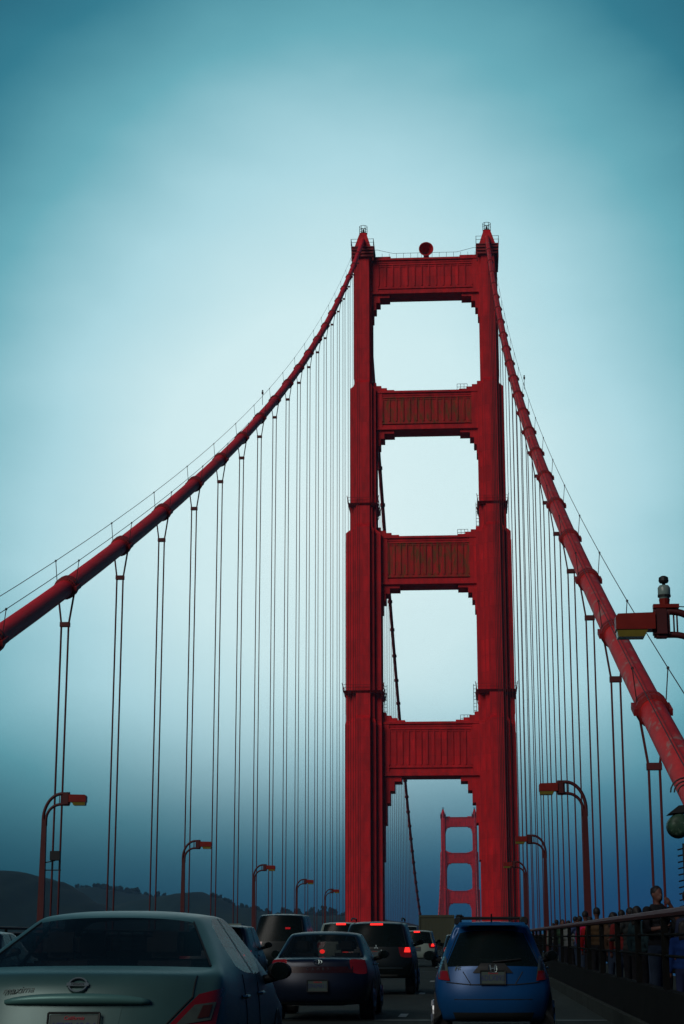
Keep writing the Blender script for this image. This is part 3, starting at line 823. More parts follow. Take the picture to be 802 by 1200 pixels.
    for sx in (-1, 1):
        bm = BM(); ball(bm, (sx*(hw+.08), my, mz+.05), .10, .06, .07, 14); tube(bm, [(sx*(hw-.12), my+.05, mz-.04), (sx*(hw+.06), my+.02, mz+.01)], .04, 6)
        mo = obj('mirror', bm, M_BLACK, root, smooth=True)
        bm = BM(); lathe(bm, [(.07,-.01),(.02,-.012)], 'Y', (sx*(hw+.09), my-.063, mz+.05), 14); obj('mirror_glass', bm, M_GLASSD, mo)
    # seats
    bm = BM()
    for row_y in (P['ge']-1.15, gb+(.75 if sed else .95)):
        for sx in (-.37, .37):
            box(bm, sx-.24, sx+.24, row_y-.08, row_y+.08, .55, Z[3]+.06, .05); box(bm, sx-.13, sx+.13, row_y-.06, row_y+.04, Z[3]+.08, Z[3]+.26, .04)
    obj('seats', bm, M_SEAT, root)
    if sed:
        bm = BM(); box(bm, -hw*.72, hw*.72, sed+.12, sed+.6, Z[3]-.06, Z[3]-.02); obj('parcel_shelf', bm, M_SEAT, root)
    # doors handles
    for y, z in P.get('handles', ((sed+.95, Z[3]-.12), (sed+1.9, Z[3]-.13))):
        for sx in (-1, 1):
            p = side(sx, y, z); bm = BM(); tube(bm, [(p.x+sx*.0, y-.09, z), (p.x+sx*.03, y-.07, z), (p.x+sx*.03, y+.07, z), (p.x+sx*.0, y+.09, z)], .014, 6)
            obj('door_handle', bm, P.get('hmat', M_CHROME), root)
    # door seams along the side
    for y in P.get('seams', ((gb+ge)/2, ge-.35)):
        for sx in (-1, 1):
            bm = BM()
            pts = [side(sx, y, z)+Vector((sx*.001,0,0)) for z in [Z[0]+.1+(Z[3]-Z[0]-.14)*k/8 for k in range(9)]]
            tube(bm, pts, .005, 4); obj('door_seam', bm, M_BLACK, root)
    # dark lower bumper insert and trunk-lid shut lines on the rear
    def rear_line(pts, r=.006, m=M_BLACK, name='shut_line'):
        bm = BM(); Q = []
        for (x0, z0), (x1, z1) in zip(pts, pts[1:]):
            for k in range(7):
                p, n = rear(x0+(x1-x0)*k/6, z0+(z1-z0)*k/6); Q.append(p+Vector((0,-.0015,0)))
        tube(bm, Q, r, 5); return obj(name, bm, m, root)
    gx = .89*hw*WK[3]*tp
    for sx in (-1, 1):
        zt_ = roof-.09-P.get('rdrop', 0); xt = .89*hw*WK[4]
        rear_line([(sx*(gx-.01), Z[3]+.03), (sx*(xt+.005), zt_)], .007, M_BLACK, 'window_seal')
    return dict(root=root, rear=rear, side=side, on_rear=on_rear, line=rear_line, parts=out, hw=hw, P=P)
def BMesh_split(me, n):
    out = []
    for k in range(n):
        b = BM(); b.from_mesh(me); dl = [f for f in b.faces if f.material_index != k]
        if len(dl) == len(b.faces): b.free(); out.append(None); continue
        bmesh.ops.delete(b, geom=dl, context='FACES')
        for f in b.faces: f.material_index = 0; f.smooth = True
        m = bpy.data.meshes.new('p'); b.to_mesh(m); b.free(); m.materials.clear(); out.append(m)
    return out
def flat(bm, poly, th=.01):
    a = [bm.verts.new((x, y, 0)) for x, y in poly]; b = [bm.verts.new((x, y, th)) for x, y in poly]; n = len(poly)
    bm.faces.new(a[::-1]); bm.faces.new(b)
    for i in range(n): bm.faces.new((a[i], a[(i+1)%n], b[(i+1)%n], b[i]))
    return bm
def patch(c, poly, name, m, off=.006, n=10, par=None):
    "quad patch (four x,z corners) draped on the rear surface"
    bm = BM(); g = []
    (ax,az_),(bx,bz),(cx,cz_),(dx,dz) = poly
    for i in range(n+1):
        row = []
        for j in range(n+1):
            s, t = i/n, j/n
            x = (ax*(1-s)+bx*s)*(1-t)+(dx*(1-s)+cx*s)*t; z = (az_*(1-s)+bz*s)*(1-t)+(dz*(1-s)+cz_*s)*t
            p, nn = c['rear'](x, z); row.append(bm.verts.new(p+Vector((0,-off,0))))
        g.append(row)
    for i in range(n):
        for j in range(n): bm.faces.new((g[i][j], g[i+1][j], g[i+1][j+1], g[i][j+1]))
    o = obj(name, bm, m, par or c['root'], smooth=True)
    return o

P_SILVER = paint('silver_green_grey_paint', (.038,.092,.086), .5, .38, .2)
P_BLUE = paint('bright_blue_paint', (.004,.055,.17), .7, .3, .2)
P_NAVY = paint('dark_navy_paint', (.004,.008,.020), .5)
P_BLK = paint('black_green_paint', (.004,.008,.008), .5)
P_DK = paint('dark_slate_paint', (.008,.016,.022), .5)
P_WHITE = paint('white_paint', (.17,.22,.19), .4, .4, 0)

# --- silver sedan, near left
c = car('parked_sedan' if False else 'sedan', 'silver grey sedan with a chrome trunk strip, nearest vehicle at lower left', 'car', 4.70, 12.3,
        dict(w=1.86, len=4.84, z=[.24,.52,.76,1.09], roof=1.505, trunk=.62, gt=1.42, ge=3.72, gte=2.95, paint=P_SILVER, lamps=(), plate=(0,.748,'6ZEU006'),
             wk=[.93,1.0,1.0,.965,.66], taper=.985, rc=.34, rin=.16, bin=.03, wr=.34, wy0=1.02, wy1=3.80, bz=.03, pframe=M_BLACK, glass=M_GLASS, handles=((1.52,.90),(2.5,.90)), seams=(1.62,2.45), crease=.3, mir=(3.1,1.0), mirm=M_BLACK))
# chrome strip above the plate
bm = BM(); tube(bm, [(x, 0, 0) for x in [-.46,-.4,-.2,0,.2,.4,.46]], 0.02, 8)
bm.free(); bm = BM(); pts = []
for k in range(17):
    x = -.47+.94*k/16; p, n = c['rear'](x, .925); pts.append(p+Vector((0,-.02,-.02*(abs(x)/.47)**3)))
tube(bm, pts, [.008+.03*math.sqrt(max(0,1-(abs(k-8)/8.2)**2)) for k in range(17)], 10); obj('chrome_strip', bm, mat('satin_chrome', (.07,.17,.155), .35, .2, var=.05), c['root'], smooth=True)
# round emblem with a bar
bm = BM()
tube(bm, [(.058*math.cos(t*math.pi/12), .052*math.sin(t*math.pi/12), .006) for t in range(25)], .009, 6, False)
box(bm, -.072, .072, -.013, .013, .004, .016, .002)
em = c['on_rear'](bm, 'emblem', M_CHROME, 0, 1.005, .004)
c['on_rear'](text_mesh('NISSAN', .024, .001, 0, 1.05), 'emblem_text', M_BLACK, 0, 1.005, .022, em)
c['on_rear'](text_mesh('maxima', .068, .002, .35), 'badge', M_BADGE, -.39, .976, .004)
# tail lamps: pointed wedges
for sx in (-1, 1):
    L0 = patch(c, [(sx*.50,.66),(sx*.86,.70),(sx*.90,.985),(sx*.76,.95)], 'tail_light', M_TAIL, .012)
    patch(c, [(sx*.63,.76),(sx*.84,.79),(sx*.865,.90),(sx*.74,.885)], 'reverse_lens', M_TAILC, .018, 6, L0)
    patch(c, [(sx*.76,.80),(sx*.83,.81),(sx*.845,.885),(sx*.79,.88)], 'turn_lens', M_TAILO, .023, 5, L0)
c['line']([(-.50,.60),(-.55,.74),(-.72,.93),(-.73,1.06)]); c['line']([(.50,.60),(.55,.74),(.72,.93),(.73,1.06)])
patch(c, [(-.26,.67),(.26,.67),(.30,.89),(-.30,.89)], 'plate_recess', P_SILVER, .002)
# window surround and roof seams
def roofline(c, xs, name='roof_seam'):
    pass
# --- blue hatchback
c = car('hatchback', 'bright blue hatchback with a dark roof bar, ahead in the right lane', 'car', 7.52, 26.2,
        dict(w=1.62, len=3.95, z=[.20,.48,.74,.93], roof=1.53, trunk=0, gt=.36, ge=3.05, gte=2.2, paint=P_BLUE, lamps=(), plate=(0,.78,'6DLX892'),
             wk=[.90,1.0,.99,.93,.63], rc=.26, rin=.06, bin=.02, wr=.30, wy0=.62, wy1=3.1, rdrop=.07, glass=M_GLASSD, handles=((.95,.9),(1.85,.88)), seams=(1.3,2.2), mir=(2.55,1.0), crease=.3))
for sx in (-1, 1):
    L0 = patch(c, [(sx*.58,.76),(sx*.78,.79),(sx*.76,1.02),(sx*.63,1.06)], 'tail_light', M_TAILC, .014)
    patch(c, [(sx*.58,.74),(sx*.81,.77),(sx*.81,.875),(sx*.61,.87)], 'brake_lens', M_TAIL, .022, 6, L0)
    patch(c, [(sx*.64,.88),(sx*.69,.88),(sx*.71,1.03),(sx*.66,1.03)], 'lens_divider', M_BLACK, .019, 4, L0)
patch(c, [(-.27,.845),(.27,.845),(.16,.97),(-.16,.97)], 'hatch_garnish', M_BLACK, .016)
patch(c, [(-.30,.70),(.30,.70),(.36,.865),(-.36,.865)], 'plate_recess', P_BLUE, .003)
c['line']([(-.30,.70),(-.40,.86)]); c['line']([(.30,.70),(.40,.86)]); c['line']([(-.62,.72),(-.30,.69),(.30,.69),(.62,.72)], .008)
c['line']([(-.52,.50),(.52,.50)], .006); patch(c, [(-.46,.36),(.46,.36),(.50,.52),(-.50,.52)], 'bumper_insert', P_BLUE, -.012)
patch(c, [(-.50,.22),(.50,.22),(.54,.33),(-.54,.33)], 'lower_grille', M_BLACK, .008)
bm = BM()   # slanted H emblem
flat(bm, [(-.045,.045),(-.028,.045),(-.020,.005),(.020,.005),(.028,.045),(.045,.045),(.032,-.045),(.016,-.045),(.020,-.008),(-.020,-.008),(-.016,-.045),(-.032,-.045)], .006)
tube(bm, [(.056*math.copysign(abs(math.cos(t*math.pi/12))**.6, math.cos(t*math.pi/12)), .056*math.copysign(abs(math.sin(t*math.pi/12))**.6, math.sin(t*math.pi/12)), .003) for t in range(25)], .004, 5, False)
c['on_rear'](bm, 'emblem', M_CHROME, 0, .90, .022)
c['on_rear'](text_mesh('Fit', .085, .003, .3), 'badge', M_BADGE, -.47, .90, .006)
bm = BM(); p, n = c['rear'](0, .98); pts = [c['rear'](x, .985+abs(x)*.1)[0]+Vector((0,-.025,0)) for x in (0,.12,.25,.38)]; tube(bm, pts, .012, 5); obj('wiper', bm, M_BLACK, c['root'])
bm = BM(); tube(bm, [(0,.55,1.50),(0,.42,1.50),(0,.02+.3,1.62)], .012, 5); obj('antenna', bm, M_BLACK, c['root'])
bm = BM()
for y in (.95, 1.75):
    box(bm, -.50, .50, y-.04, y+.04, 1.555, 1.59, .012)
    for sx in (-.46, .46): box(bm, sx-.05, sx+.05, y-.08, y+.08, 1.48, 1.58, .015)
box(bm, -.50, -.38, .9, 1.9, 1.585, 1.62, .02)
obj('roof_rack', bm, M_BLACK, c['root'])
bm = BM()
for sx in (-.45, .42): box(bm, sx-.02, sx+.02, .900, .912, 1.55, 1.59)
obj('rack_end_cap', bm, M_PLATE, c['root'])
bm = BM(); box(bm, -.20, .20, .40, .60, 1.0, 1.03); obj('paper_sheet', bm, mat('pale_paper', (.35,.5,.42), .8), c['root'])
bm = BM(); 
frustum(bm, (-.46,.46,.22,.62), (-.44,.44,.32,.62), 1.47, 1.51); obj('spoiler', bm, P_BLUE, c['root'])

# --- dark navy old sedan
c = car('sedan', 'dark navy sedan between the silver sedan and the blue hatchback', 'car', 4.78, 31.2,
        dict(w=1.72, len=4.5, z=[.26,.52,.74,1.00], roof=1.42, trunk=.72, gt=1.35, ge=3.3, gte=2.55, paint=P_NAVY, lamps=(0,1,5,6), plate=(0,.56,'5PAM411'),
             wk=[.92,1.0,.99,.92,.68], rc=.25, rin=.06, bin=.02, wr=.31, wy0=1.0, wy1=3.55, glass=M_GLASS, seams=(1.75,2.6), crease=.3, mir=(2.8,.98)))
patch(c, [(-.56,.76),(.56,.76),(.56,.86),(-.56,.86)], 'light_band', mat('dark_red_band', (.02,.006,.008), .25), .004)
c['on_rear'](text_mesh('CAMRY', .06, .002, 0, 2.4), 'badge', mat('dark_badge', (.03,.035,.045), .5), 0, .82, .008)
bm = BM(); tube(bm, [(.065*math.cos(t*math.pi/12), .042*math.sin(t*math.pi/12), .004) for t in range(25)], .007, 5, False)
tube(bm, [(.022*math.cos(t*math.pi/12), .040*math.sin(t*math.pi/12), .005) for t in range(25)], .006, 5, False); tube(bm, [(.045*math.cos(t*math.pi/12), .016*math.sin(t*math.pi/12)+.02, .005) for t in range(25)], .006, 5, False)
c['on_rear'](bm, 'emblem', M_CHROME, 0, .925, .006)
bm = BM(); ball(bm, (0, 1.0, 1.09), .045, .03, .035, 10); obj('high_brake_light', bm, M_LIT, c['root'])
patch(c, [(-.60,.245),(.60,.245),(.60,.30),(-.60,.30)], 'bumper_trim', mat('grey_trim', (.06,.065,.06), .5), .01)

# --- black SUV
c = car('suv', 'black SUV with a lit red brake light strip above its rear window', 'car', 5.02, 45.8,
        dict(w=1.80, len=4.6, z=[.38,.62,.86,1.10], roof=1.70, trunk=0, gt=.34, ge=3.4, gte=2.55, paint=P_BLK, lamps=(0,1,5,6), plate=(-.04,.94,'6RGV130'), pframe=M_CHROME,
             wk=[.90,1.0,.99,.94,.74], rc=.16, rin=.08, bin=.02, wr=.36, wy0=.85, wy1=3.6, glass=M_GLASSD, tail=M_TAIL, mir=(2.75,1.16)))
for sx in (-1, 1):
    L0 = patch(c, [(sx*.66,.98),(sx*.80,.98),(sx*.80,1.09),(sx*.68,1.09)], 'brake_lens', M_LIT, .012, 6, c['parts'][('tail_light', sx)])
patch(c, [(-.15,1.605),(.15,1.605),(.15,1.645),(-.15,1.645)], 'high_brake_light', M_LIT, .02, 4)
bm = BM()
for a in (90, 210, 330):
    t = R(a); d = Vector((math.cos(t), math.sin(t), 0)); e = Vector((-d.y, d.x, 0))
    vs = [bm.verts.new(q) for q in (Vector((0,0,.004)), d*.03+e*.017+Vector((0,0,.004)), d*.06+Vector((0,0,.004)), d*.03-e*.017+Vector((0,0,.004)))]; bm.faces.new(vs)
c['on_rear'](bm, 'emblem', M_CHROME, 0, 1.09, .01)
patch(c, [(-.55,.60),(.62,.60),(.62,.63),(-.55,.63)], 'bumper_trim', M_CHROME, .01)
bm = BM()
for sx in (-.6, .6): tube(bm, [(sx,.5,1.72),(sx,.7,1.77),(sx,2.3,1.77),(sx,2.5,1.72)], .02, 6)
obj('roof_rail', bm, M_BLACK, c['root'])
patch(c, [(-.50,.40),(.50,.40),(.5,.47),(-.5,.47)], 'bumper_insert', mat('grey_trim', (.06,.065,.06), .5), .006)

# --- the other traffic, smaller in view
SUVP = dict(z=[.36,.60,.84,1.06], trunk=0, gt=.30, wk=[.90,1.0,.99,.94,.76], rc=.16, rin=.06, bin=.02, wr=.34, lamps=(0,1,5,6), glass=M_GLASSD)
def suv(name, label, X, Y, w_, roof, ln, pm, **kw):
    P = dict(SUVP); P.update(w=w_, roof=roof, len=ln, ge=ln*.76, gte=ln*.58, paint=pm, wy0=.85, wy1=ln-.95); P.update(kw)
    return car(name, label, 'van' if name == 'van' else 'car', X, Y, P)
c = suv('station_wagon', 'slate blue wagon with a small red tail light, partly hidden by the silver sedan', 1.38, 44.2, 1.76, 1.62, 4.4, P_DK, z=[.3,.55,.84,1.04], plate=(0,.74,'5HTK620'))
patch(c, [(.68,.92),(.80,.92),(.80,1.03),(.70,1.03)], 'brake_lens', M_LIT, .012, 5, c['parts'][('tail_light', 1)])
bm = BM(); box(bm, -.62, .62, .15, .55, 1.60, 1.635, .01); obj('spoiler', bm, P_WHITE, c['root'])
c = suv('van', 'tall dark van with red tail lights beside the silver sedan mirror', 1.05, 63.0, 1.98, 2.10, 5.0, P_BLK, z=[.4,.65,.95,1.2], plate=(0,.8,'7F19204'))
for sx in (-1, 1): patch(c, [(sx*.74,1.02),(sx*.89,1.02),(sx*.89,1.19),(sx*.76,1.19)], 'brake_lens', M_LIT, .012, 5, c['parts'][('tail_light', sx)])
patch(c, [(.18,1.60),(.34,1.60),(.34,1.66),(.18,1.66)], 'high_brake_light', M_LITD, .02, 4)
c = suv('suv', 'white SUV with a red roof brake light, behind the navy sedan roof', 2.45, 72.0, 1.95, 1.90, 4.8, P_WHITE, z=[.4,.66,.95,1.18], plate=(0,1.0,'6NRC077'))
patch(c, [(-.18,1.79),(.18,1.79),(.18,1.86),(-.18,1.86)], 'high_brake_light', M_LIT, .03, 4)
c = suv('crossover', 'white crossover with a lit red tail light, right of the black SUV', 4.78, 90.5, 1.82, 1.67, 4.3, P_WHITE, plate=(0,.82,'6WKB345'))
patch(c, [(.66,.93),(.84,.93),(.86,1.05),(.70,1.05)], 'brake_lens', M_LIT, .012, 5, c['parts'][('tail_light', 1)])
patch(c, [(-.14,1.56),(.14,1.56),(.14,1.63),(-.14,1.63)], 'high_brake_light', M_LIT, .02, 4)
c = suv('van', 'white van, its roof just showing behind the white crossover', 2.0, 168, 1.95, 2.35, 5.4, P_WHITE, z=[.4,.7,1.0,1.3])
c = suv('sedan', 'dark car partly hidden by the left side of the blue hatchback', 6.95, 80, 1.76, 1.48, 4.3, P_DK, z=[.28,.52,.76,.95])
# oncoming car at the left edge
c = car('oncoming_sedan' if False else 'sedan', 'dark oncoming car cut off by the left edge of the photo', 'car', -1.82, 37.2,
        dict(w=1.78, len=4.6, z=[.26,.50,.70,.97], roof=1.45, trunk=.6, gt=1.3, ge=3.4, gte=2.65, paint=P_DK, lamps=(0,1,5,6), wr=.32, head=M_TAILC, glass=M_GLASSD, wy0=.95, wy1=3.65), flip=True)

# box truck
root = empty('box_truck', (4.95, 137, rz(137)), (math.atan(.0337),0,0)); tag(root, 'beige box truck behind the white crossover, left of the blue hatchback', 'truck', 'vehicles on the roadway')
M_BEI = mat('beige_box_paint', (.055,.060,.036), .6, var=.15, scale=1, streak=True)
bm = BM(); box(bm, -1.2, 1.2, 0, 5.2, .95, 2.85, .03)
for k in range(9): box(bm, -1.08+.24*k, -1.04+.24*k, -.02, .0, 1.05, 2.6)
obj('cargo_box', bm, M_BEI, root)
bm = BM(); box(bm, -1.26, 1.26, -.05, .06, 2.72, 2.90, .02); box(bm, -1.26, -1.16, -.05, .05, .95, 2.72, .01); box(bm, 1.16, 1.26, -.05, .05, .95, 2.72, .01); obj('box_frame', bm, M_BEI, root)
bm = BM(); box(bm, -1.0, 1.0, 5.5, 7.1, .6, 2.2, .12); obj('cab', bm, P_WHITE, root)
bm = BM(); box(bm, -.9, .9, .1, 7, .6, .93); box(bm, -1.1, 1.1, -.1, .0, .5, .65); obj('chassis', bm, M_BLACK, root)
for sx in (-1, 1):
    for y in (1.2, 6.2):
        bm = BM(); lathe(bm, [(.25,-.13),(.42,-.13),(.45,-.08),(.45,.08),(.42,.13),(.25,.13)], 'X', (sx*.95, y, .45), 20); obj('wheel', bm, M_TYRE, root)
    bm = BM(); box(bm, sx*1.0-.09, sx*1.0+.09, -.13, -.1, .7, .85); obj('tail_light', bm, M_TAIL, root)

# ================================================================== PEOPLE
M_SKIN = mat('skin', (.085,.036,.026), .6, var=.08, scale=6)
M_HAIR = mat('dark_hair', (.012,.010,.010), .6, var=.2, scale=20)
CL = {}
def cloth(name, col):
    if name not in CL: CL[name] = mat(name, col, .95, var=.3, scale=6, bump=.3, spec=.04)
    return CL[name]
def capsule(bm, pts):
    "joined tapered limbs: pts = [(vector, radius)...]"
    for (a, ra), (b, rb) in zip(pts, pts[1:]):
        a = Vector(a); b = Vector(b); ball(bm, a, ra, seg=12); ball(bm, b, rb, seg=12); tube(bm, [a, b], [ra, rb], 12)
def remesh(bm, vox):
    return baked(bm, [('REMESH', {'mode': 'VOXEL', 'voxel_size': vox, 'use_smooth_shade': True}), ('SMOOTH', {'factor': .5, 'iterations': 3})])
def person(label, X, Y, h, face, top, bottom, hair=M_HAIR, arms='down', long_hair=False, shorts=False, skin=M_SKIN, fine=False, vest=None, group='people on the right sidewalk', cap=None):
    "local frame: faces -Y; heights scaled by h/1.75"
    root = empty('person', (X, Y, rz(Y)+.22), (0, 0, face)); tag(root, label, 'person', group)
    k = h/1.75; vox = .012 if fine else .02
    hd = 1.64*k
    sh = 1.43*k; hip = .92*k
    def A(x, y, z): return Vector((x*k, y*k, z*k))
    def arm(s):
        S = A(s*.19, 0, 1.42)
        if arms == 'face' and s > 0 or arms == 'photo':
            return S, A(s*.26, -.20, 1.20), A(s*.07, -.20, 1.50 if arms == 'face' else 1.52)
        if arms == 'rail': return S, A(s*.25, -.12, 1.16), A(s*.22, -.36, 1.14)
        if arms == 'face': return S, A(s*.27, -.08, 1.14), A(s*.10, -.24, 1.18)
        return S, A(s*.24, .03, 1.13), A(s*.26, -.06, .87)
    bm = BM()
    # head with a face
    ball(bm, A(0, .01, 1.655), .073*k, .092*k, .112*k, 18); ball(bm, A(0, -.035, 1.60), .052*k, .055*k, .058*k, 14)
    ball(bm, A(0, -.092, 1.635), .013*k, .02*k, .024*k, 8)
    for s in (-1, 1): ball(bm, A(s*.075, .01, 1.645), .012*k, .022*k, .03*k, 8)
    ball(bm, A(0, -.088, 1.592), .024*k, .012*k, .009*k, 8)
    capsule(bm, [(A(0, .015, 1.58), .052*k), (A(0, .01, 1.46), .056*k)])
    # trunk
    for z, rx, ry in ((1.40,.155,.09),(1.30,.165,.11),(1.18,.15,.10),(1.06,.14,.095),(.96,.165,.11),(.90,.16,.11)): ball(bm, A(0, 0, z), rx*k, ry*k, .10*k, 16)
    for s in (-1, 1):
        S, E_, H_ = arm(s)
        capsule(bm, [(S, .055*k), (E_, .042*k), (H_, .028*k)])
        d = (H_-E_).normalized(); side = Vector((1,0,0)) if abs(d.x) < .8 else Vector((0,1,0)); side = (side-d*side.dot(d)).normalized()
        ball(bm, H_+d*.045*k, .036*k, .030*k, .040*k, 10)
        n_ = d.cross(side)
        for q, (off, ln) in enumerate(((-.03,.060),(-.01,.070),(.01,.066),(.03,.052))):
            b0 = H_+d*.07*k+side*off*k; capsule(bm, [(b0, .0095*k), (b0+d*ln*.5*k+n_*.008*k, .009*k), (b0+d*ln*.8*k+n_*.03*k, .008*k)])
        b0 = H_+d*.03*k-side*.035*k*s; capsule(bm, [(b0, .011*k), (b0-side*.03*k*s+d*.03*k, .010*k), (b0-side*.035*k*s+d*.055*k, .009*k)])
        st = .03*s
        capsule(bm, [(A(s*.085,0,.90), .088*k), (A(s*.10,-.01+st,.50), .058*k), (A(s*.10,.02+st,.09), .040*k)])
        capsule(bm, [(A(s*.10,.03+st,.045), .042*k), (A(s*.115,-.13+st,.035), .034*k)])
    me = remesh(bm, vox); obj('body', me, skin, root)
    # clothes
    bm = BM()
    for z, rx, ry in ((1.42,.165,.10),(1.30,.182,.128),(1.18,.168,.12),(1.06,.165,.118),(.96,.18,.128)): ball(bm, A(0, 0, z), rx*k, ry*k, .10*k, 16)
    for s in (-1, 1):
        S, E_, H_ = arm(s); W_ = E_+(H_-E_)*(.88 if arms != 'face' else .25)
        capsule(bm, [(S, .068*k), (E_, .056*k), (W_, .044*k)])
    me = remesh(bm, vox); obj('jacket', me, top, root)
    bm = BM()
    for z in (.93, .88): ball(bm, A(0, 0, z), .178*k, .125*k, .085*k, 16)
    for s in (-1, 1):
        st = .03*s; zz = .48 if shorts else .09
        pts = [(A(s*.085,0,.88), .100*k), (A(s*.10,-.01+st,.50), .072*k)]
        if not shorts: pts.append((A(s*.10,.02+st,.10), .058*k))
        capsule(bm, pts)
    obj('trousers', remesh(bm, vox), bottom, root)
    for s in (-1, 1):
        bm = BM(); st = .03*s; capsule(bm, [(A(s*.10,.03+st,.045), .052*k), (A(s*.115,-.14+st,.04), .044*k)]); obj('shoe', remesh(bm, vox), cloth('dark_shoe', (.02,.02,.02)), root)
    bm = BM(); ball(bm, A(0, .028, 1.685), .083*k, .095*k, .098*k, 16)
    for q in range(14): 
        a = q*.45; ball(bm, A(.055*math.cos(a), .03+.06*math.sin(a), 1.71+.012*math.sin(q*2.3)), .03*k, .03*k, .03*k, 6)
    if long_hair:
        for s in (-1, 0, 1): capsule(bm, [(A(s*.05,.06,1.66), .05*k), (A(s*.06,.075,1.45), .04*k)])
    obj('hair', remesh(bm, vox), hair, root)
    if vest:
        bm = BM(); 
        for z, rx, ry in ((1.38,.17,.135),(1.28,.19,.14),(1.12,.18,.135),(1.0,.188,.14)): ball(bm, A(0, .0, z), rx*k, ry*k, .085*k, 16)
        obj('vest', remesh(bm, vox), vest, root)
    return root
K = cloth
def at(px, Y): return CAMX+(px-549.7)*Y/FPX*.985
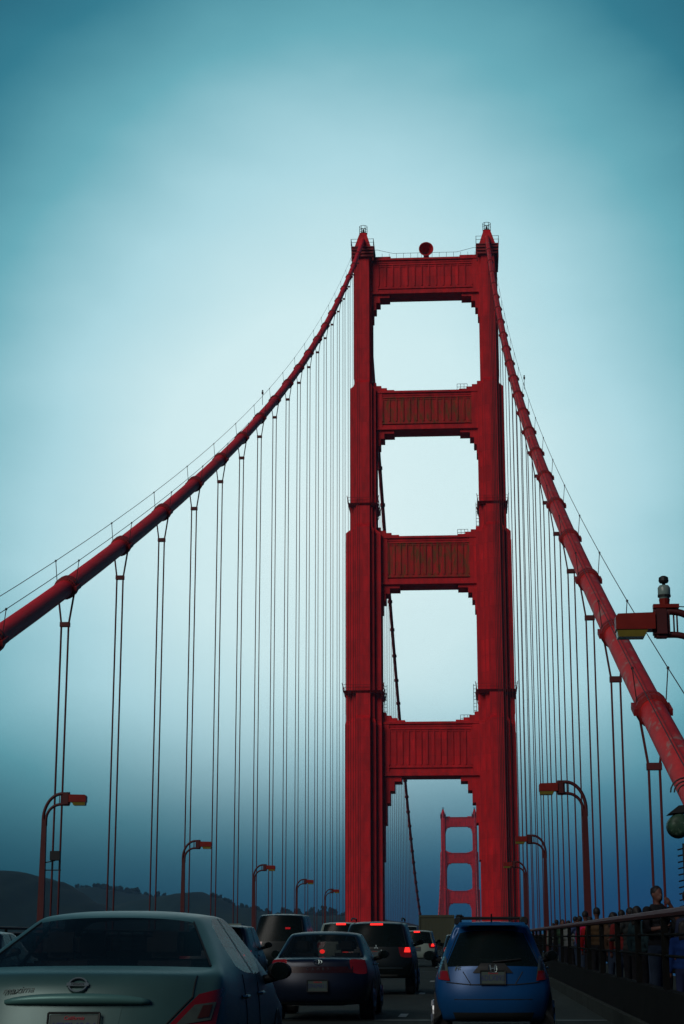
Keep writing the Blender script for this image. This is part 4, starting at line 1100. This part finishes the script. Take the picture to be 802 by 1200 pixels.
PPL = [
 # px, Y, height, facing, top, bottom, kwargs, label
 (757, 28.6, 1.80, .5, K('black_shirt',(.012,.012,.014)), K('dark_jeans',(.02,.03,.05)), dict(arms='face', fine=True), 'man in a black t-shirt raising a hand to his mouth, tallest in the crowd'),
 (788, 26.0, 1.62, 2.8, K('dark_blue_coat',(.015,.02,.04)), K('black_trousers',(.012,.012,.014)), dict(), 'person with short black hair right of the man in black'),
 (803, 25.6, 1.62, -1.2, K('grey_jacket',(.05,.05,.055)), K('dark_jeans',(.02,.03,.05)), dict(vest=K('yellow_vest',(.12,.17,.01)), long_hair=True), 'person in a yellow green vest at the right edge of the photo'),
 (772, 25.4, 1.38, 3.0, K('bright_blue_shirt',(.010,.03,.12)), K('navy_shorts',(.015,.02,.05)), dict(shorts=True, long_hair=True), 'child in a blue shirt and shorts in front of the man in black'),
 (741, 33.0, 1.60, 2.2, K('teal_coat',(.012,.025,.03)), K('black_trousers',(.012,.012,.014)), dict(long_hair=True), 'person in a dark teal coat left of the man in black'),
 (726, 38.0, 1.62, 2.9, K('maroon_jacket',(.09,.012,.012)), K('dark_jeans',(.02,.03,.05)), dict(), 'person in a maroon jacket near the two dark suspender ropes'),
 (716, 36.5, 1.68, -2.6, K('charcoal_jacket',(.02,.022,.022)), K('black_trousers',(.012,.012,.014)), dict(arms='rail'), 'dark haired person in charcoal leaning by the right railing'),
 (703, 41.0, 1.58, 2.4, K('brown_jacket',(.05,.03,.02)), K('dark_jeans',(.02,.03,.05)), dict(long_hair=True), 'person in a brown jacket, right of the tall lamp foot'),
 (694, 43.0, 1.82, 3.1, K('tan_coat',(.045,.028,.015)), K('black_trousers',(.012,.012,.014)), dict(), 'tall person in a tan coat standing at the foot of the lamp'),
 (685, 47.0, 1.64, 2.8, K('red_jacket',(.20,.008,.01)), K('black_trousers',(.012,.012,.014)), dict(), 'person in a dark red jacket beside the one in pink'),
 (676, 49.0, 1.66, 2.6, K('pink_jacket',(.30,.01,.05)), K('dark_jeans',(.02,.03,.05)), dict(), 'person in a bright pink red jacket in mid crowd'),
 (671, 53.0, 1.62, -2.7, K('denim_jacket',(.03,.045,.10)), K('dark_jeans',(.02,.03,.05)), dict(arms='photo'), 'person in a denim blue jacket lifting both hands, left of the pink jacket'),
 (662, 58.0, 1.66, 2.9, K('grey_hoodie',(.09,.10,.10)), K('black_trousers',(.012,.012,.014)), dict(), 'person in a grey hooded top left of the pink jacket'),
 (655, 63.0, 1.62, .2, K('dark_green_coat',(.02,.04,.025)), K('dark_jeans',(.02,.03,.05)), dict(long_hair=True), 'person in a dark green coat walking towards the camera'),
 (649, 71.0, 1.70, 2.7, K('black_shirt',(.012,.012,.014)), K('black_trousers',(.012,.012,.014)), dict(), 'small figure in black near the far end of the crowd'),
 (800, 30.5, 1.74, 2.9, K('black_parka',(.010,.011,.013)), K('black_trousers',(.012,.012,.014)), dict(cap=None), 'person in a black parka behind the yellow vest'),
 (748, 36.0, 1.66, -2.4, K('slate_shirt',(.03,.04,.05)), K('dark_jeans',(.02,.03,.05)), dict(arms='rail'), 'person in a slate shirt behind the man in black, looking over the railing'),
 (734, 30.8, 1.55, 2.0, K('black_hoodie',(.012,.013,.016)), K('black_trousers',(.012,.012,.014)), dict(), 'short person in a black hooded top between teal coat and maroon jacket'),
 (709, 47.0, 1.74, 2.6, K('navy_fleece',(.012,.018,.04)), K('dark_jeans',(.02,.03,.05)), dict(), 'person in a navy fleece behind the brown jacket'),
 (699, 55.0, 1.66, -2.8, K('olive_jacket',(.03,.035,.015)), K('black_trousers',(.012,.012,.014)), dict(long_hair=True), 'person in an olive jacket beyond the tan coat'),
 (680, 60.0, 1.75, 3.0, K('black_shirt',(.012,.012,.014)), K('dark_jeans',(.02,.03,.05)), dict(), 'person in black just beyond the pink and red jackets'),
 (667, 66.0, 1.70, 2.5, K('rust_sweater',(.10,.03,.01)), K('black_trousers',(.012,.012,.014)), dict(), 'person in a rust sweater beyond the grey hooded top'),
 (644, 79.0, 1.64, 3.0, K('white_top',(.10,.12,.11)), K('dark_jeans',(.02,.03,.05)), dict(), 'small distant figure in a pale top beside the second lamp'),
]
for (px, Y, h, face, top, bot, kw, lab) in PPL:
    X = max(at(px, Y), 9.98)
    if not kw.get('fine'): h += rnd.uniform(-.11, .09); Y += rnd.uniform(-.5, .5); X += rnd.uniform(0, .25)
    person(lab, X, Y, h, face, top, bot, **kw)

# ================================================================== AIR
bm = BM(); box(bm, -4200, 3500, -400, 5600, -69.8, 176)
hz_o = obj('haze', bm, None)
hm = bpy.data.materials.new('haze_air'); hm.use_nodes = True; ht = hm.node_tree; ht.nodes.clear()
pv = ht.nodes.new('ShaderNodeVolumePrincipled'); pv.inputs['Density'].default_value = .00012; pv.inputs['Color'].default_value = (.22,.48,.72,1); pv.inputs['Anisotropy'].default_value = 0.1
ho = ht.nodes.new('ShaderNodeOutputMaterial'); ht.links.new(pv.outputs[0], ho.inputs['Volume'])
hz_o.data.materials.append(hm); tag(hz_o, 'thin sea haze filling the air around the bridge', 'haze', kind='stuff')
